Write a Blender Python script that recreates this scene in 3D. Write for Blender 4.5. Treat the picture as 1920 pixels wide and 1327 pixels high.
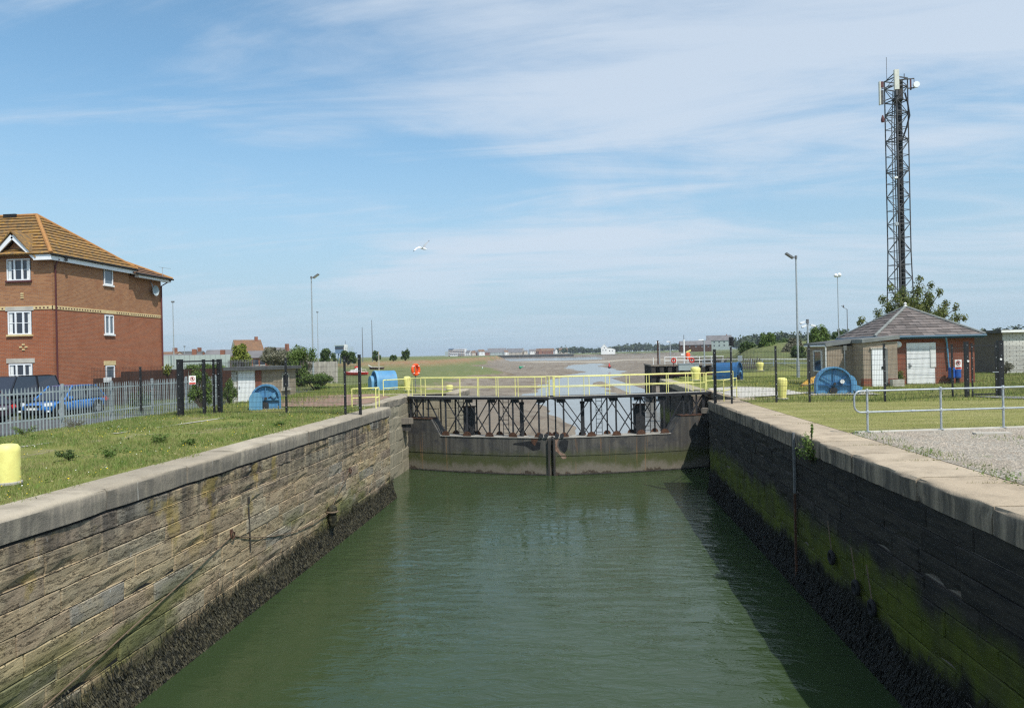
import bpy, bmesh, math, random
import numpy as np
from mathutils import Vector, Matrix
R = math.radians
rnd = random.Random(7)
rng = np.random.default_rng(11)
sc = bpy.context.scene
for o in list(bpy.data.objects): bpy.data.objects.remove(o)

# ------------------------------------------------------------------ camera
cd = bpy.data.cameras.new('camera'); cam = bpy.data.objects.new('camera', cd); sc.collection.objects.link(cam)
cd.sensor_width = 36; cd.lens = 36*1340/1920; cd.clip_end = 30000; cd.clip_start = .1
YAW = R(5.4); ROLL = R(1.2)
fw = Vector((-math.sin(YAW), math.cos(YAW), 0)); rt = Vector((math.cos(YAW), math.sin(YAW), 0)); upv = Vector((0, 0, 1))
cx = rt*math.cos(ROLL) - upv*math.sin(ROLL); cy = upv*math.cos(ROLL) + rt*math.sin(ROLL)
m = Matrix((cx, cy, -fw)).transposed().to_4x4(); m.translation = (0, 0, 2.2)
cam.matrix_world = m; sc.camera = cam

# ------------------------------------------------------------------ sun, sky, exposure
SUN_DIR = Vector((.36, -.45, .82)).normalized()          # towards the sun: behind the camera, to the right
elev = math.asin(SUN_DIR.z)
sl = bpy.data.lights.new('sun', 'SUN'); sl.energy = 4.8; sl.angle = R(.53); sl.color = (1, .955, .88)
so = bpy.data.objects.new('sun', sl); sc.collection.objects.link(so); so.rotation_euler = SUN_DIR.to_track_quat('Z', 'Y').to_euler(); so.location = (20, -30, 60)
w = bpy.data.worlds.new('World'); sc.world = w; w.use_nodes = True
nt = w.node_tree; nt.nodes.clear()
def nd(t, typ, **k):
    n = t.nodes.new(typ)
    for a, v in k.items():
        if a == 'inp':
            for i, x in v.items(): n.inputs[i].default_value = x
        else: setattr(n, a, v)
    return n
def lk(t, a, b): t.links.new(a, b)
def math_(t, op, a, b=None, clamp=False):
    n = nd(t, 'ShaderNodeMath', operation=op, use_clamp=clamp)
    for i, x in enumerate((a, b)):
        if x is None: continue
        if isinstance(x, (int, float)): n.inputs[i].default_value = x
        else: lk(t, x, n.inputs[i])
    return n.outputs[0]
def mixc(t, f, a, b, blend='MIX'):
    n = nd(t, 'ShaderNodeMix', data_type='RGBA', blend_type=blend)
    for i, x in ((0, f), (6, a), (7, b)):
        if isinstance(x, (int, float)): n.inputs[i].default_value = x
        elif isinstance(x, tuple): n.inputs[i].default_value = (*x[:3], 1)
        else: lk(t, x, n.inputs[i])
    return n.outputs[2]
def maprange(t, v, a, b, c=0., d=1., smooth=True):
    n = nd(t, 'ShaderNodeMapRange', interpolation_type='SMOOTHSTEP' if smooth else 'LINEAR')
    lk(t, v, n.inputs[0])
    for i, x in enumerate((a, b, c, d)): n.inputs[i+1].default_value = x
    return n.outputs[0]
def noise(t, vec, scale, detail=5, rough=.55, dist=0.):
    n = nd(t, 'ShaderNodeTexNoise', inp={'Scale': scale, 'Detail': detail, 'Roughness': rough, 'Distortion': dist})
    if vec is not None: lk(t, vec, n.inputs['Vector'])
    return n.outputs[0]
def mapping(t, vec, scale=(1, 1, 1), rot=(0, 0, 0), loc=(0, 0, 0)):
    n = nd(t, 'ShaderNodeMapping'); lk(t, vec, n.inputs[0])
    n.inputs['Location'].default_value = loc; n.inputs['Rotation'].default_value = rot; n.inputs['Scale'].default_value = scale
    return n.outputs[0]
sky = nd(nt, 'ShaderNodeTexSky', sky_type='NISHITA', sun_disc=False, sun_elevation=elev, sun_rotation=math.atan2(SUN_DIR.x, SUN_DIR.y), air_density=1.0, dust_density=1.2, ozone_density=2.0)
tc = nd(nt, 'ShaderNodeTexCoord').outputs['Generated']
sx = nd(nt, 'ShaderNodeSeparateXYZ'); lk(nt, tc, sx.inputs[0])
zz = math_(nt, 'ADD', math_(nt, 'MAXIMUM', sx.outputs[2], 0.0), .10)
cv = nd(nt, 'ShaderNodeCombineXYZ'); lk(nt, math_(nt, 'DIVIDE', sx.outputs[0], zz), cv.inputs[0]); lk(nt, math_(nt, 'DIVIDE', sx.outputs[1], zz), cv.inputs[1])
cm = mapping(nt, cv.outputs[0], (.62, .85, 1), (0, 0, R(30)), (14.8, 8.8, 0))
big = noise(nt, cm, .55, 7, .55, .9)
cm2 = mapping(nt, cv.outputs[0], (.45, 1.5, 1), (0, 0, R(28)), (3.1, .4, 0))
wisp = noise(nt, cm2, 1.5, 9, .62, 1.0)
cov = math_(nt, 'ADD', math_(nt, 'MULTIPLY', big, .70), math_(nt, 'MULTIPLY', wisp, .50))
cov = maprange(nt, cov, .50, .75)
low = maprange(nt, sx.outputs[2], .02, .16, .35, 1.)
veil = maprange(nt, sx.outputs[2], .0, .38, .92, .12)
skyc = mixc(nt, 1.0, sky.outputs[0], (.84, 1.18, 1.20), 'MULTIPLY')
col = mixc(nt, veil, skyc, (3.1, 4.05, 4.95))
col = mixc(nt, math_(nt, 'MULTIPLY', math_(nt, 'MULTIPLY', cov, low), .82), col, (4.45, 5.05, 5.8))
bg = nd(nt, 'ShaderNodeBackground'); lk(nt, col, bg.inputs[0]); bg.inputs[1].default_value = .15
lk(nt, bg.outputs[0], nd(nt, 'ShaderNodeOutputWorld').inputs[0])
sc.view_settings.view_transform = 'Standard'; sc.view_settings.look = 'None'; sc.view_settings.exposure = 0; sc.view_settings.gamma = 1
sc.render.engine = 'CYCLES'; sc.cycles.max_bounces = 5; sc.cycles.use_denoising = False; sc.cycles.filter_width = 1.3; sc.cycles.diffuse_bounces = 3; sc.cycles.volume_bounces = 0; sc.cycles.transparent_max_bounces = 8

# ------------------------------------------------------------------ materials
def lin(h):
    h = h.lstrip('#'); v = [int(h[i:i+2], 16)/255 for i in (0, 2, 4)]
    return tuple(x/12.92 if x <= .04045 else ((x+.055)/1.055)**2.4 for x in v)
def newmat(name):
    m = bpy.data.materials.new(name); m.use_nodes = True; t = m.node_tree
    b = t.nodes['Principled BSDF']
    return m, t, b
def pos(t): return nd(t, 'ShaderNodeNewGeometry').outputs['Position']
def bump(t, b, h, strength=.4, dist=.02):
    n = nd(t, 'ShaderNodeBump', inp={'Strength': strength, 'Distance': dist}); lk(t, h, n.inputs['Height']); lk(t, n.outputs[0], b.inputs['Normal'])
MATS = {}
def pm(name, c1, c2=None, scale=3., rough=.75, bmp=0., bscale=None, metal=0., rvar=0., stretch=(1, 1, 1), spec=.4, c3=None, s3=1., t3=(.55, .7), bdist=.02):
    m, t, b = newmat(name); p = mapping(t, pos(t), stretch)
    b.inputs['Roughness'].default_value = rough; b.inputs['Metallic'].default_value = metal; b.inputs['Specular IOR Level'].default_value = spec
    c = None
    if c2 is not None:
        c = mixc(t, maprange(t, noise(t, p, scale), .35, .65), c1, c2)
    if c3 is not None:
        c = mixc(t, maprange(t, noise(t, p, s3, 8, .65), *t3), c if c is not None else c1, c3)
    if rvar:
        r = nd(t, 'ShaderNodeObjectInfo').outputs['Random']
        v = maprange(t, r, 0, 1, 1-rvar, 1+rvar, False)
        vv = nd(t, 'ShaderNodeCombineXYZ'); [lk(t, v, vv.inputs[i]) for i in range(3)]
        c = mixc(t, 1., c if c is not None else c1, vv.outputs[0], 'MULTIPLY')
    if c is None: b.inputs['Base Color'].default_value = (*c1, 1)
    else: lk(t, c, b.inputs['Base Color'])
    if bmp: bump(t, b, noise(t, p, bscale or scale*4, 8, .65), bmp, bdist)
    MATS[name] = m; return m
pm('yellow', (.78, .73, .24), (.72, .65, .21), 6, .55, .15, 20, c3=(.40, .24, .10), s3=7, t3=(.58, .70))
pm('yellow_rail', (.80, .76, .28), (.70, .64, .22), 5, .5, c3=(.34, .20, .09), s3=8, t3=(.60, .72))
pm('blue_paint', (.02, .095, .235), (.03, .125, .28), 3, .5, .15, 30, c3=(.13, .085, .055), s3=5, t3=(.58, .70))
pm('blue_pale', (.07, .21, .38), (.09, .25, .42), 3, .55, .1, 30, c3=(.19, .13, .085), s3=5, t3=(.60, .72))
pm('blue_light', (.10, .27, .44), (.13, .31, .47), 3, .55, .1, 30, c3=(.22, .17, .12), s3=5, t3=(.62, .74))
pm('black_steel', (.012, .012, .014), (.02, .02, .022), 4, .45)
pm('gate_steel', (.018, .019, .022), (.035, .035, .038), 5, .6, .3, 30, c3=(.12, .05, .022), s3=6, t3=(.68, .8))
pm('rust', (.10, .045, .024), (.055, .028, .018), 9, .9, .6, 40, c3=(.03, .02, .018), s3=6)
pm('galv', (.34, .37, .39), (.43, .46, .47), 8, .45, .05, 30, metal=.35)
pm('galv_pale', (.34, .39, .41), (.27, .32, .34), 4, .6, rvar=.12)
pm('white', (.80, .80, .78), (.70, .70, .68), 4, .5)
pm('white_gloss', (.82, .83, .84), (.78, .79, .80), 2, .3)
pm('cream', (.66, .52, .28), (.58, .44, .22), 6, .8)
pm('concrete', (.36, .34, .30), (.28, .26, .23), 2.2, .9, .4, 25, c3=(.16, .15, .12), s3=3, t3=(.6, .75))
pm('pale_concrete', (.50, .47, .41), (.42, .39, .34), 2.2, .9, .3, 25)
pm('red', (.55, .03, .02), (.45, .03, .02), 4, .5)
pm('orange', (.80, .10, .015), (.72, .08, .02), 4, .5)
pm('green_buoy', (.02, .30, .16), (.03, .24, .13), 4, .5)
pm('dark', (.012, .012, .013), None, rough=.6)
pm('timber_black', (.022, .02, .018), (.05, .045, .04), 2, .85, .5, 8, stretch=(3, 3, .4))
pm('timber_brown', (.055, .026, .018), (.075, .035, .022), 3, .85, .3, 10, rvar=.2, stretch=(4, 4, .5))
pm('timber_grey', (.22, .19, .15), (.14, .12, .10), 3, .9, .4, 10, rvar=.2, stretch=(4, 4, .5))
pm('roof_orange', (.25, .135, .045), (.14, .095, .05), 3.5, .9, .5, 14, rvar=.14, c3=(.36, .20, .035), s3=5, t3=(.50, .64))
pm('roof_grey', (.15, .125, .115), (.11, .095, .09), 2.5, .85, .3, 14, rvar=.3)
pm('roof_brown', (.20, .11, .06), (.15, .09, .06), 1.5, .9)
pm('felt', (.10, .105, .105), (.07, .072, .075), 1.5, .9, .2, 12)
pm('fascia_grey', (.20, .21, .20), (.15, .16, .155), 2, .8)
pm('terracotta', (.38, .19, .06), (.30, .14, .05), 5, .9)
pm('tyre', (.015, .015, .016), None, rough=.85)
pm('chain', (.12, .09, .06), (.17, .12, .08), 12, .9)
pm('tower_steel', (.05, .05, .054), (.085, .085, .09), 5, .6)
pm('bark', (.10, .08, .06), (.06, .05, .04), 8, .95, .6, 20)
pm('asphalt', (.085, .085, .088), (.06, .06, .062), 1.5, .95, .3, 60)
pm('path', (.20, .195, .19), (.16, .155, .15), 1.2, .95, .2, 60)
pm('brick_paving', (.30, .15, .11), (.22, .17, .13), 6, .95, .6, 18, c3=(.12, .14, .05), s3=2.2, t3=(.5, .62))
pm('gull_white', (.82, .82, .82), None, rough=.8)
pm('gull_grey', (.30, .32, .34), None, rough=.8)
pm('skip_yellow', (.52, .30, .04), (.44, .24, .04), 5, .7, c3=(.14, .08, .04), s3=6, t3=(.6, .72))
pm('antenna', (.62, .62, .54), (.55, .55, .48), 4, .6)
pm('mast_steel', (.14, .145, .15), (.20, .20, .205), 5, .55, metal=.3)
pm('dark_red', (.10, .03, .032), None, rough=.6)
pm('number_plate', (.75, .75, .72), None, rough=.5)
pm('far_wall_white', (.72, .72, .70), None, rough=.8)
pm('far_wall_cream', (.50, .44, .36), None, rough=.8)
pm('far_brick', (.26, .11, .07), (.20, .09, .06), 2, .9)
pm('far_roof_grey', (.17, .16, .165), (.13, .125, .13), .4, .9)
pm('sheet_grey', (.34, .39, .38), (.30, .35, .34), .8, .7)
pm('steel_blue', (.13, .20, .30), None, rough=.6)
pm('blue_barrel', (.02, .10, .42), None, rough=.4)
def carpaint(n, c):
    m, t, b = newmat(n); b.inputs['Base Color'].default_value = (*c, 1); b.inputs['Roughness'].default_value = .25; b.inputs['Coat Weight'].default_value = .8; b.inputs['Coat Roughness'].default_value = .05; MATS[n] = m
carpaint('car_blue', (.02, .16, .48)); carpaint('car_black', (.012, .013, .018)); carpaint('car_maroon', (.035, .012, .03))
def glassmat(n, c, r=.05):
    m, t, b = newmat(n); b.inputs['Base Color'].default_value = (*c, 1); b.inputs['Roughness'].default_value = r; b.inputs['Specular IOR Level'].default_value = .8; MATS[n] = m
glassmat('glass', (.03, .035, .05)); glassmat('glass_bright', (.12, .15, .18)); glassmat('lamp_glass', (.75, .77, .78), .15); glassmat('tail_red', (.5, .01, .01), .1)

def brickmat(name, c1, c2, mortar, scale=1., bw=.225, bh=.075, ms=.010, zsplit=None, alt=None, rough=.9):
    m, t, b = newmat(name); p = pos(t); s = nd(t, 'ShaderNodeSeparateXYZ'); lk(t, p, s.inputs[0])
    cmb = nd(t, 'ShaderNodeCombineXYZ'); lk(t, math_(t, 'ADD', s.outputs[0], s.outputs[1]), cmb.inputs[0]); lk(t, s.outputs[2], cmb.inputs[1])
    def br(a, bb):
        n = nd(t, 'ShaderNodeTexBrick', inp={'Scale': scale, 'Mortar Size': ms, 'Brick Width': bw, 'Row Height': bh, 'Bias': -.1, 'Mortar Smooth': .2})
        lk(t, cmb.outputs[0], n.inputs['Vector'])
        n.inputs['Color1'].default_value = (*a, 1); n.inputs['Color2'].default_value = (*bb, 1); n.inputs['Mortar'].default_value = (*mortar, 1)
        return n
    n1 = br(c1, c2); c = n1.outputs['Color']
    if zsplit is not None:
        n2 = br(*alt); f = math_(t, 'GREATER_THAN', s.outputs[2], zsplit); c = mixc(t, f, c, n2.outputs['Color'])
    c = mixc(t, math_(t, 'MULTIPLY', maprange(t, noise(t, p, .9, 7, .6), .45, .75), .35), c, tuple(x*.55 for x in c1))
    c = mixc(t, math_(t, 'MULTIPLY', maprange(t, noise(t, p, 3.2, 6, .7), .6, .75), .25), c, tuple(min(1, x*1.5+.05) for x in c1))
    lk(t, c, b.inputs['Base Color']); b.inputs['Roughness'].default_value = rough; b.inputs['Specular IOR Level'].default_value = .25
    bump(t, b, math_(t, 'SUBTRACT', 1, n1.outputs['Fac']), .5, .008); MATS[name] = m
brickmat('house_brick', (.38, .118, .05), (.28, .085, .042), (.30, .20, .14), zsplit=5.22, alt=((.40, .19, .085), (.29, .125, .058)))
brickmat('hut_brick', (.33, .26, .19), (.27, .21, .155), (.36, .32, .26))
brickmat('red_brick', (.27, .075, .04), (.20, .055, .032), (.24, .17, .13))
brickmat('white_brick', (.66, .65, .61), (.58, .56, .52), (.10, .09, .08), bw=.46, bh=.15, ms=.014)
brickmat('dark_brick', (.14, .11, .09), (.10, .085, .075), (.20, .18, .15))

def foliage(name, a, b_, c3=None, sc_=.8, trans=.25):
    m, t, b = newmat(name); p = pos(t)
    c = mixc(t, maprange(t, noise(t, p, sc_, 3), .35, .65), a, b_)
    c = mixc(t, maprange(t, noise(t, p, sc_*9, 2), .4, .65), c, c3 or tuple(x*1.7 for x in a))
    lk(t, c, b.inputs['Base Color']); b.inputs['Roughness'].default_value = .6; b.inputs['Specular IOR Level'].default_value = .3
    tr = nd(t, 'ShaderNodeBsdfTranslucent'); lk(t, c, tr.inputs[0]); mx = nd(t, 'ShaderNodeMixShader', inp={0: trans})
    lk(t, b.outputs[0], mx.inputs[1]); lk(t, tr.outputs[0], mx.inputs[2]); lk(t, mx.outputs[0], t.nodes['Material Output'].inputs[0]); MATS[name] = m
foliage('leaf_dark', (.045, .075, .02), (.075, .11, .03))
foliage('leaf_mid', (.075, .12, .025), (.12, .16, .04))
foliage('leaf_yellow', (.17, .19, .03), (.12, .16, .03))
foliage('leaf_grey', (.09, .10, .055), (.13, .13, .08), (.24, .22, .16))
foliage('leaf_sycamore', (.085, .135, .03), (.13, .165, .04), (.17, .16, .05), 1.5)
foliage('grass_long', (.115, .195, .036), (.19, .25, .055), (.30, .29, .11), .5)
foliage('grass_dry', (.20, .20, .065), (.26, .24, .10), (.32, .28, .14), .6)
foliage('far_leaf', (.03, .05, .022), (.05, .07, .03), (.06, .08, .035), .02, .1)
foliage('weed_wrack_shade_tint', (.006, .006, .005), (.011, .011, .009), (.02, .019, .014), 1.2, .0)  # wrack colour darkened to paint in the shade below the right wall
foliage('weed_wrack', (.014, .014, .010), (.03, .028, .018), (.085, .075, .045), 1.2, .05)
pm('petal_yellow', (.75, .55, .02)); pm('petal_white', (.8, .78, .74)); pm('petal_pink', (.75, .4, .42))

def stone_left():
    m, t, b = newmat('wall_stone'); p = pos(t); s = nd(t, 'ShaderNodeSeparateXYZ'); lk(t, p, s.inputs[0]); z = s.outputs[2]
    r = nd(t, 'ShaderNodeObjectInfo').outputs['Random']
    cr = nd(t, 'ShaderNodeValToRGB'); lk(t, r, cr.inputs[0]); e = cr.color_ramp; e.interpolation = 'LINEAR'
    cols = [(0, (.42, .325, .20)), (.2, (.34, .255, .165)), (.4, (.46, .355, .21)), (.55, (.26, .195, .145)), (.7, (.40, .31, .19)), (.85, (.29, .265, .22)), (1, (.50, .39, .225))]
    e.elements[0].color = (*cols[0][1], 1); e.elements[1].color = (*cols[-1][1], 1)
    for q, c in cols[1:-1]: el = e.elements.new(q); el.color = (*c, 1)
    c = cr.outputs[0]
    lam = noise(t, mapping(t, p, (1, 1.6, 8), (R(4), 0, 0)), 1.9, 12, .74)            # bedding of the sandstone
    blot = noise(t, p, 2.2, 8, .65)
    crack = noise(t, mapping(t, p, (1, .8, 6), (R(6), 0, 0), (3, 1, 4)), 1.5, 9, .66)
    c = mixc(t, math_(t, 'MULTIPLY', maprange(t, lam, .34, .48, 1, 0), .32), c, (.15, .11, .075))
    c = mixc(t, math_(t, 'MULTIPLY', maprange(t, blot, .48, .66), .6), c, (.44, .36, .235))
    c = mixc(t, math_(t, 'MULTIPLY', maprange(t, math_(t, 'ABSOLUTE', math_(t, 'SUBTRACT', crack, .46)), .010, .002), .85), c, (.045, .034, .025))
    c = mixc(t, math_(t, 'MULTIPLY', maprange(t, noise(t, mapping(t, p, (1, .5, 1.3), (0, 0, 0), (8, 2, 6)), .55, 5, .6), .45, .65), .35), c, (.20, .185, .165))
    # soot and weather streaks running down from the coping
    st = noise(t, mapping(t, p, (2.6, 2.6, .25)), 1.3, 6, .6)
    top = maprange(t, math_(t, 'ADD', z, math_(t, 'MULTIPLY', noise(t, p, .35, 3), 2.2)), -.75, .55)
    c = mixc(t, math_(t, 'MULTIPLY', math_(t, 'MULTIPLY', maprange(t, st, .36, .62), top), .8), c, (.06, .056, .053))
    c = mixc(t, math_(t, 'MULTIPLY', maprange(t, noise(t, mapping(t, p, (3, 3, 1.2)), 1.9, 8, .7),   .63, .71), .75), c, (.60, .58, .53))   # lime
    li = math_(t, 'MULTIPLY', maprange(t, noise(t, mapping(t, p, (1, 1, 1), (0, 0, 0), (5, 3, 2)), 1.1, 7, .6), .56, .65), maprange(t, z, -2.6, -1.0))
    c = mixc(t, math_(t, 'MULTIPLY', li, .6), c, (.34, .25, .07))
    # algae towards the tide line
    al = math_(t, 'MULTIPLY', maprange(t, noise(t, mapping(t, p, (1, .45, 1.2)), .8, 6, .6), .44, .62), maprange(t, z, -1.9, -2.7))
    c = mixc(t, math_(t, 'MULTIPLY', al, .75), c, (.10, .115, .022))
    c = mixc(t, math_(t, 'MULTIPLY', maprange(t, math_(t, 'ADD', z, math_(t, 'MULTIPLY', blot, .7)), -2.6, -3.4), .85), c, (.035, .034, .022))
    lk(t, c, b.inputs['Base Color']); b.inputs['Roughness'].default_value = .92; b.inputs['Specular IOR Level'].default_value = .2
    h = math_(t, 'ADD', math_(t, 'MULTIPLY', lam, .6), math_(t, 'MULTIPLY', noise(t, p, 16, 8, .75), .5))
    h = math_(t, 'SUBTRACT', h, math_(t, 'MULTIPLY', maprange(t, math_(t, 'ABSOLUTE', math_(t, 'SUBTRACT', crack, .46)), .014, .002), .5))
    bump(t, b, h, .9, .05); MATS['wall_stone'] = m
stone_left()
def stone_right():  # stone colours darkened so the right side's shade is painted in
    m, t, b = newmat('wall_stone_shade_tint'); p = pos(t); s = nd(t, 'ShaderNodeSeparateXYZ'); lk(t, p, s.inputs[0]); z = s.outputs[2]
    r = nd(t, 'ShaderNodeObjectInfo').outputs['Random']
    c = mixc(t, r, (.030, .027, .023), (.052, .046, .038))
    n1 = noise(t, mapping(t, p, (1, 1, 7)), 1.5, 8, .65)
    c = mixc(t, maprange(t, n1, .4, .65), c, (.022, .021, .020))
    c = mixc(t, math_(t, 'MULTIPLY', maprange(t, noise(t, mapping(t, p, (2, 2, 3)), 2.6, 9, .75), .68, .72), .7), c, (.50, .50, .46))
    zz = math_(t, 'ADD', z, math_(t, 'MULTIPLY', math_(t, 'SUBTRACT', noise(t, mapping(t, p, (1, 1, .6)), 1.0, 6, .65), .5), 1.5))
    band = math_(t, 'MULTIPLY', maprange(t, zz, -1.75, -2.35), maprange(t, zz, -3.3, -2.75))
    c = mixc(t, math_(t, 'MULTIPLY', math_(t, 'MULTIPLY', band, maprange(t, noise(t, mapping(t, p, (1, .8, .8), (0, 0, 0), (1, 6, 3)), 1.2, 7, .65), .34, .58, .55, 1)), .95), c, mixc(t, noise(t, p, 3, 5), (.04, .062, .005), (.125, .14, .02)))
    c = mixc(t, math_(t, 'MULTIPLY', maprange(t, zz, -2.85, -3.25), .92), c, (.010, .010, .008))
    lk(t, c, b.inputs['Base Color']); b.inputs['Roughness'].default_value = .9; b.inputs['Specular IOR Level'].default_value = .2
    bump(t, b, math_(t, 'ADD', n1, math_(t, 'MULTIPLY', noise(t, p, 14, 8, .7), .4)), .8, .05); MATS['wall_stone_shade_tint'] = m
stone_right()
def coping_mat(name, base, var, dark):
    m, t, b = newmat(name); p = pos(t); s = nd(t, 'ShaderNodeSeparateXYZ'); lk(t, p, s.inputs[0])
    r = nd(t, 'ShaderNodeObjectInfo').outputs['Random']
    c = mixc(t, r, base, var); c = mixc(t, math_(t, 'MULTIPLY', math_(t, 'FRACT', math_(t, 'MULTIPLY', r, 7.3)), .45), c, tuple(x*.6 for x in base))
    c = mixc(t, math_(t, 'MULTIPLY', maprange(t, noise(t, p, 1.4, 8, .65), .42, .66), .7), c, tuple(x*.62 for x in base))
    c = mixc(t, math_(t, 'MULTIPLY', maprange(t, noise(t, p, 22, 6, .7), .5, .7), .35), c, tuple(x*1.35 for x in base))
    st = noise(t, mapping(t, p, (3.2, 3.2, .25)), 1.6, 6, .62)     # run-off stains on the upright face
    f = math_(t, 'MULTIPLY', maprange(t, st, .30, .62, .25, 1), maprange(t, s.outputs[2], -.02, -.10))
    c = mixc(t, math_(t, 'MULTIPLY', f, .85), c, dark)
    c = mixc(t, math_(t, 'MULTIPLY', math_(t, 'MULTIPLY', maprange(t, noise(t, mapping(t, p, (6, 6, .3)), 1.8, 5), .66, .73), maprange(t, s.outputs[2], -.01, -.08)), .6), c, (.60, .58, .53))
    lk(t, c, b.inputs['Base Color']); b.inputs['Roughness'].default_value = .9; b.inputs['Specular IOR Level'].default_value = .25
    bump(t, b, math_(t, 'ADD', noise(t, p, 7, 8, .7), math_(t, 'MULTIPLY', noise(t, p, 45, 5, .7), .4)), .6, .03); MATS[name] = m
coping_mat('coping', (.37, .315, .24), (.42, .365, .285), (.15, .135, .115))
coping_mat('coping_warm', (.42, .335, .24), (.47, .385, .285), (.05, .048, .045))
coping_mat('pier_stone', (.42, .37, .27), (.36, .31, .22), (.25, .22, .16))

def gate_skin():
    m, t, b = newmat('gate_skin'); p = pos(t); s = nd(t, 'ShaderNodeSeparateXYZ'); lk(t, p, s.inputs[0]); z = s.outputs[2]
    n1 = noise(t, mapping(t, p, (.9, .9, .5)), 1.0, 7, .65); st = noise(t, mapping(t, p, (3.5, 3.5, .12)), 1.3, 6, .6)
    zz = math_(t, 'ADD', math_(t, 'ADD', z, math_(t, 'MULTIPLY', math_(t, 'SUBTRACT', n1, .5), 1.3)), math_(t, 'MULTIPLY', math_(t, 'SUBTRACT', noise(t, p, 5, 7, .7), .5), .5))
    c = mixc(t, maprange(t, st, .35, .65), (.050, .048, .045), (.10, .093, .08))
    c = mixc(t, maprange(t, noise(t, mapping(t, p, (1, 1, 1.6)), .9, 8, .7), .48, .64), c, (.045, .045, .047))
    c = mixc(t, math_(t, 'MULTIPLY', maprange(t, noise(t, p, 3.5, 9, .75), .60, .70), .5), c, (.16, .15, .135))
    c = mixc(t, maprange(t, zz, -2.65, -3.35), c, mixc(t, noise(t, p, 2.5, 8, .7), (.04, .048, .020), (.085, .092, .035)))
    c = mixc(t, maprange(t, zz, -3.38, -3.82), c, mixc(t, noise(t, p, 9, 8, .7), (.10, .088, .068), (.20, .178, .14)))
    c = mixc(t, maprange(t, zz, -3.93, -4.02), c, (.055, .042, .03))
    c = mixc(t, math_(t, 'MULTIPLY', maprange(t, noise(t, mapping(t, p, (4.5, 4.5, .18), (0, 0, 0), (2, 7, 0)), 1.1, 5, .6), .62, .74), .65), c, (.24, .13, .06))
    lk(t, c, b.inputs['Base Color']); b.inputs['Roughness'].default_value = .75; b.inputs['Specular IOR Level'].default_value = .3
    bump(t, b, noise(t, p, 18, 7, .7), .4, .02); MATS['gate_skin'] = m
gate_skin()
def watermat(name, deep, dist, sx_, rough):
    m, t, b = newmat(name); p = pos(t)
    c = mixc(t, maprange(t, noise(t, mapping(t, p, (.6, .25, 1)), .5, 4), .3, .7), deep, tuple(x*1.12 for x in deep))
    lk(t, c, b.inputs['Base Color']); b.inputs['Roughness'].default_value = rough; b.inputs['IOR'].default_value = 1.333; b.inputs['Specular IOR Level'].default_value = .5
    q = mapping(t, p, sx_, (0, 0, R(-7)))
    a = noise(t, q, 1.3, 4, .6, .7); d = noise(t, mapping(t, p, (.35, .5, 1), (0, 0, R(14))), .7, 3, .5)
    calm = maprange(t, noise(t, mapping(t, p, (.22, .12, 1), (0, 0, R(8)), (5, 2, 0)), 1, 4, .55), .38, .62, .35, 1.35)
    bump(t, b, math_(t, 'ADD', math_(t, 'MULTIPLY', a, calm), math_(t, 'MULTIPLY', d, 1.2)), 1.0, dist); MATS[name] = m
watermat('lock_water', (.029, .047, .019), .06, (.8, 2.2, 1), .03)
watermat('sea_water', (.20, .19, .17), .03, (.4, 1, 1), .16)
def terrainmat():
    m, t, b = newmat('estuary'); p = pos(t)
    g = nd(t, 'ShaderNodeVertexColor', layer_name='cover').outputs[0]; s = nd(t, 'ShaderNodeSeparateColor'); lk(t, g, s.inputs[0])
    n1 = noise(t, mapping(t, p, (.05, .02, 0)), 1, 6, .6); n2 = noise(t, mapping(t, p, (.35, .12, 0)), 1, 7, .65)
    mud = mixc(t, maprange(t, n1, .35, .65), (.182, .140, .094), (.245, .195, .138))
    mud = mixc(t, math_(t, 'MULTIPLY', maprange(t, n2, .47, .62), .75), mud, (.125, .085, .05))
    gr = mixc(t, maprange(t, n2, .38, .62), (.115, .135, .048), (.16, .165, .068))
    gr = mixc(t, maprange(t, noise(t, mapping(t, p, (1.2, .5, 0)), 1, 5), .45, .65), gr, (.13, .155, .048))
    rub = mixc(t, maprange(t, noise(t, p, .55, 5, .7), .4, .62), (.32, .13, .075), (.34, .22, .15))
    sand = (.42, .36, .27)
    e = math_(t, 'ADD', s.outputs[0], math_(t, 'MULTIPLY', math_(t, 'SUBTRACT', n2, .5), .9))
    c = mixc(t, maprange(t, e, .35, .6), mud, gr); c = mixc(t, s.outputs[1], c, rub); c = mixc(t, s.outputs[2], c, sand)
    lk(t, c, b.inputs['Base Color'])
    wet = maprange(t, e, .2, .5, .55, .95); lk(t, wet, b.inputs['Roughness']); b.inputs['Specular IOR Level'].default_value = .3
    bump(t, b, math_(t, 'ADD', n2, math_(t, 'MULTIPLY', noise(t, mapping(t, p, (1.6, .8, 1)), 1, 6, .65), .6)), 1.0, .7); MATS['estuary'] = m
terrainmat()
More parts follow.
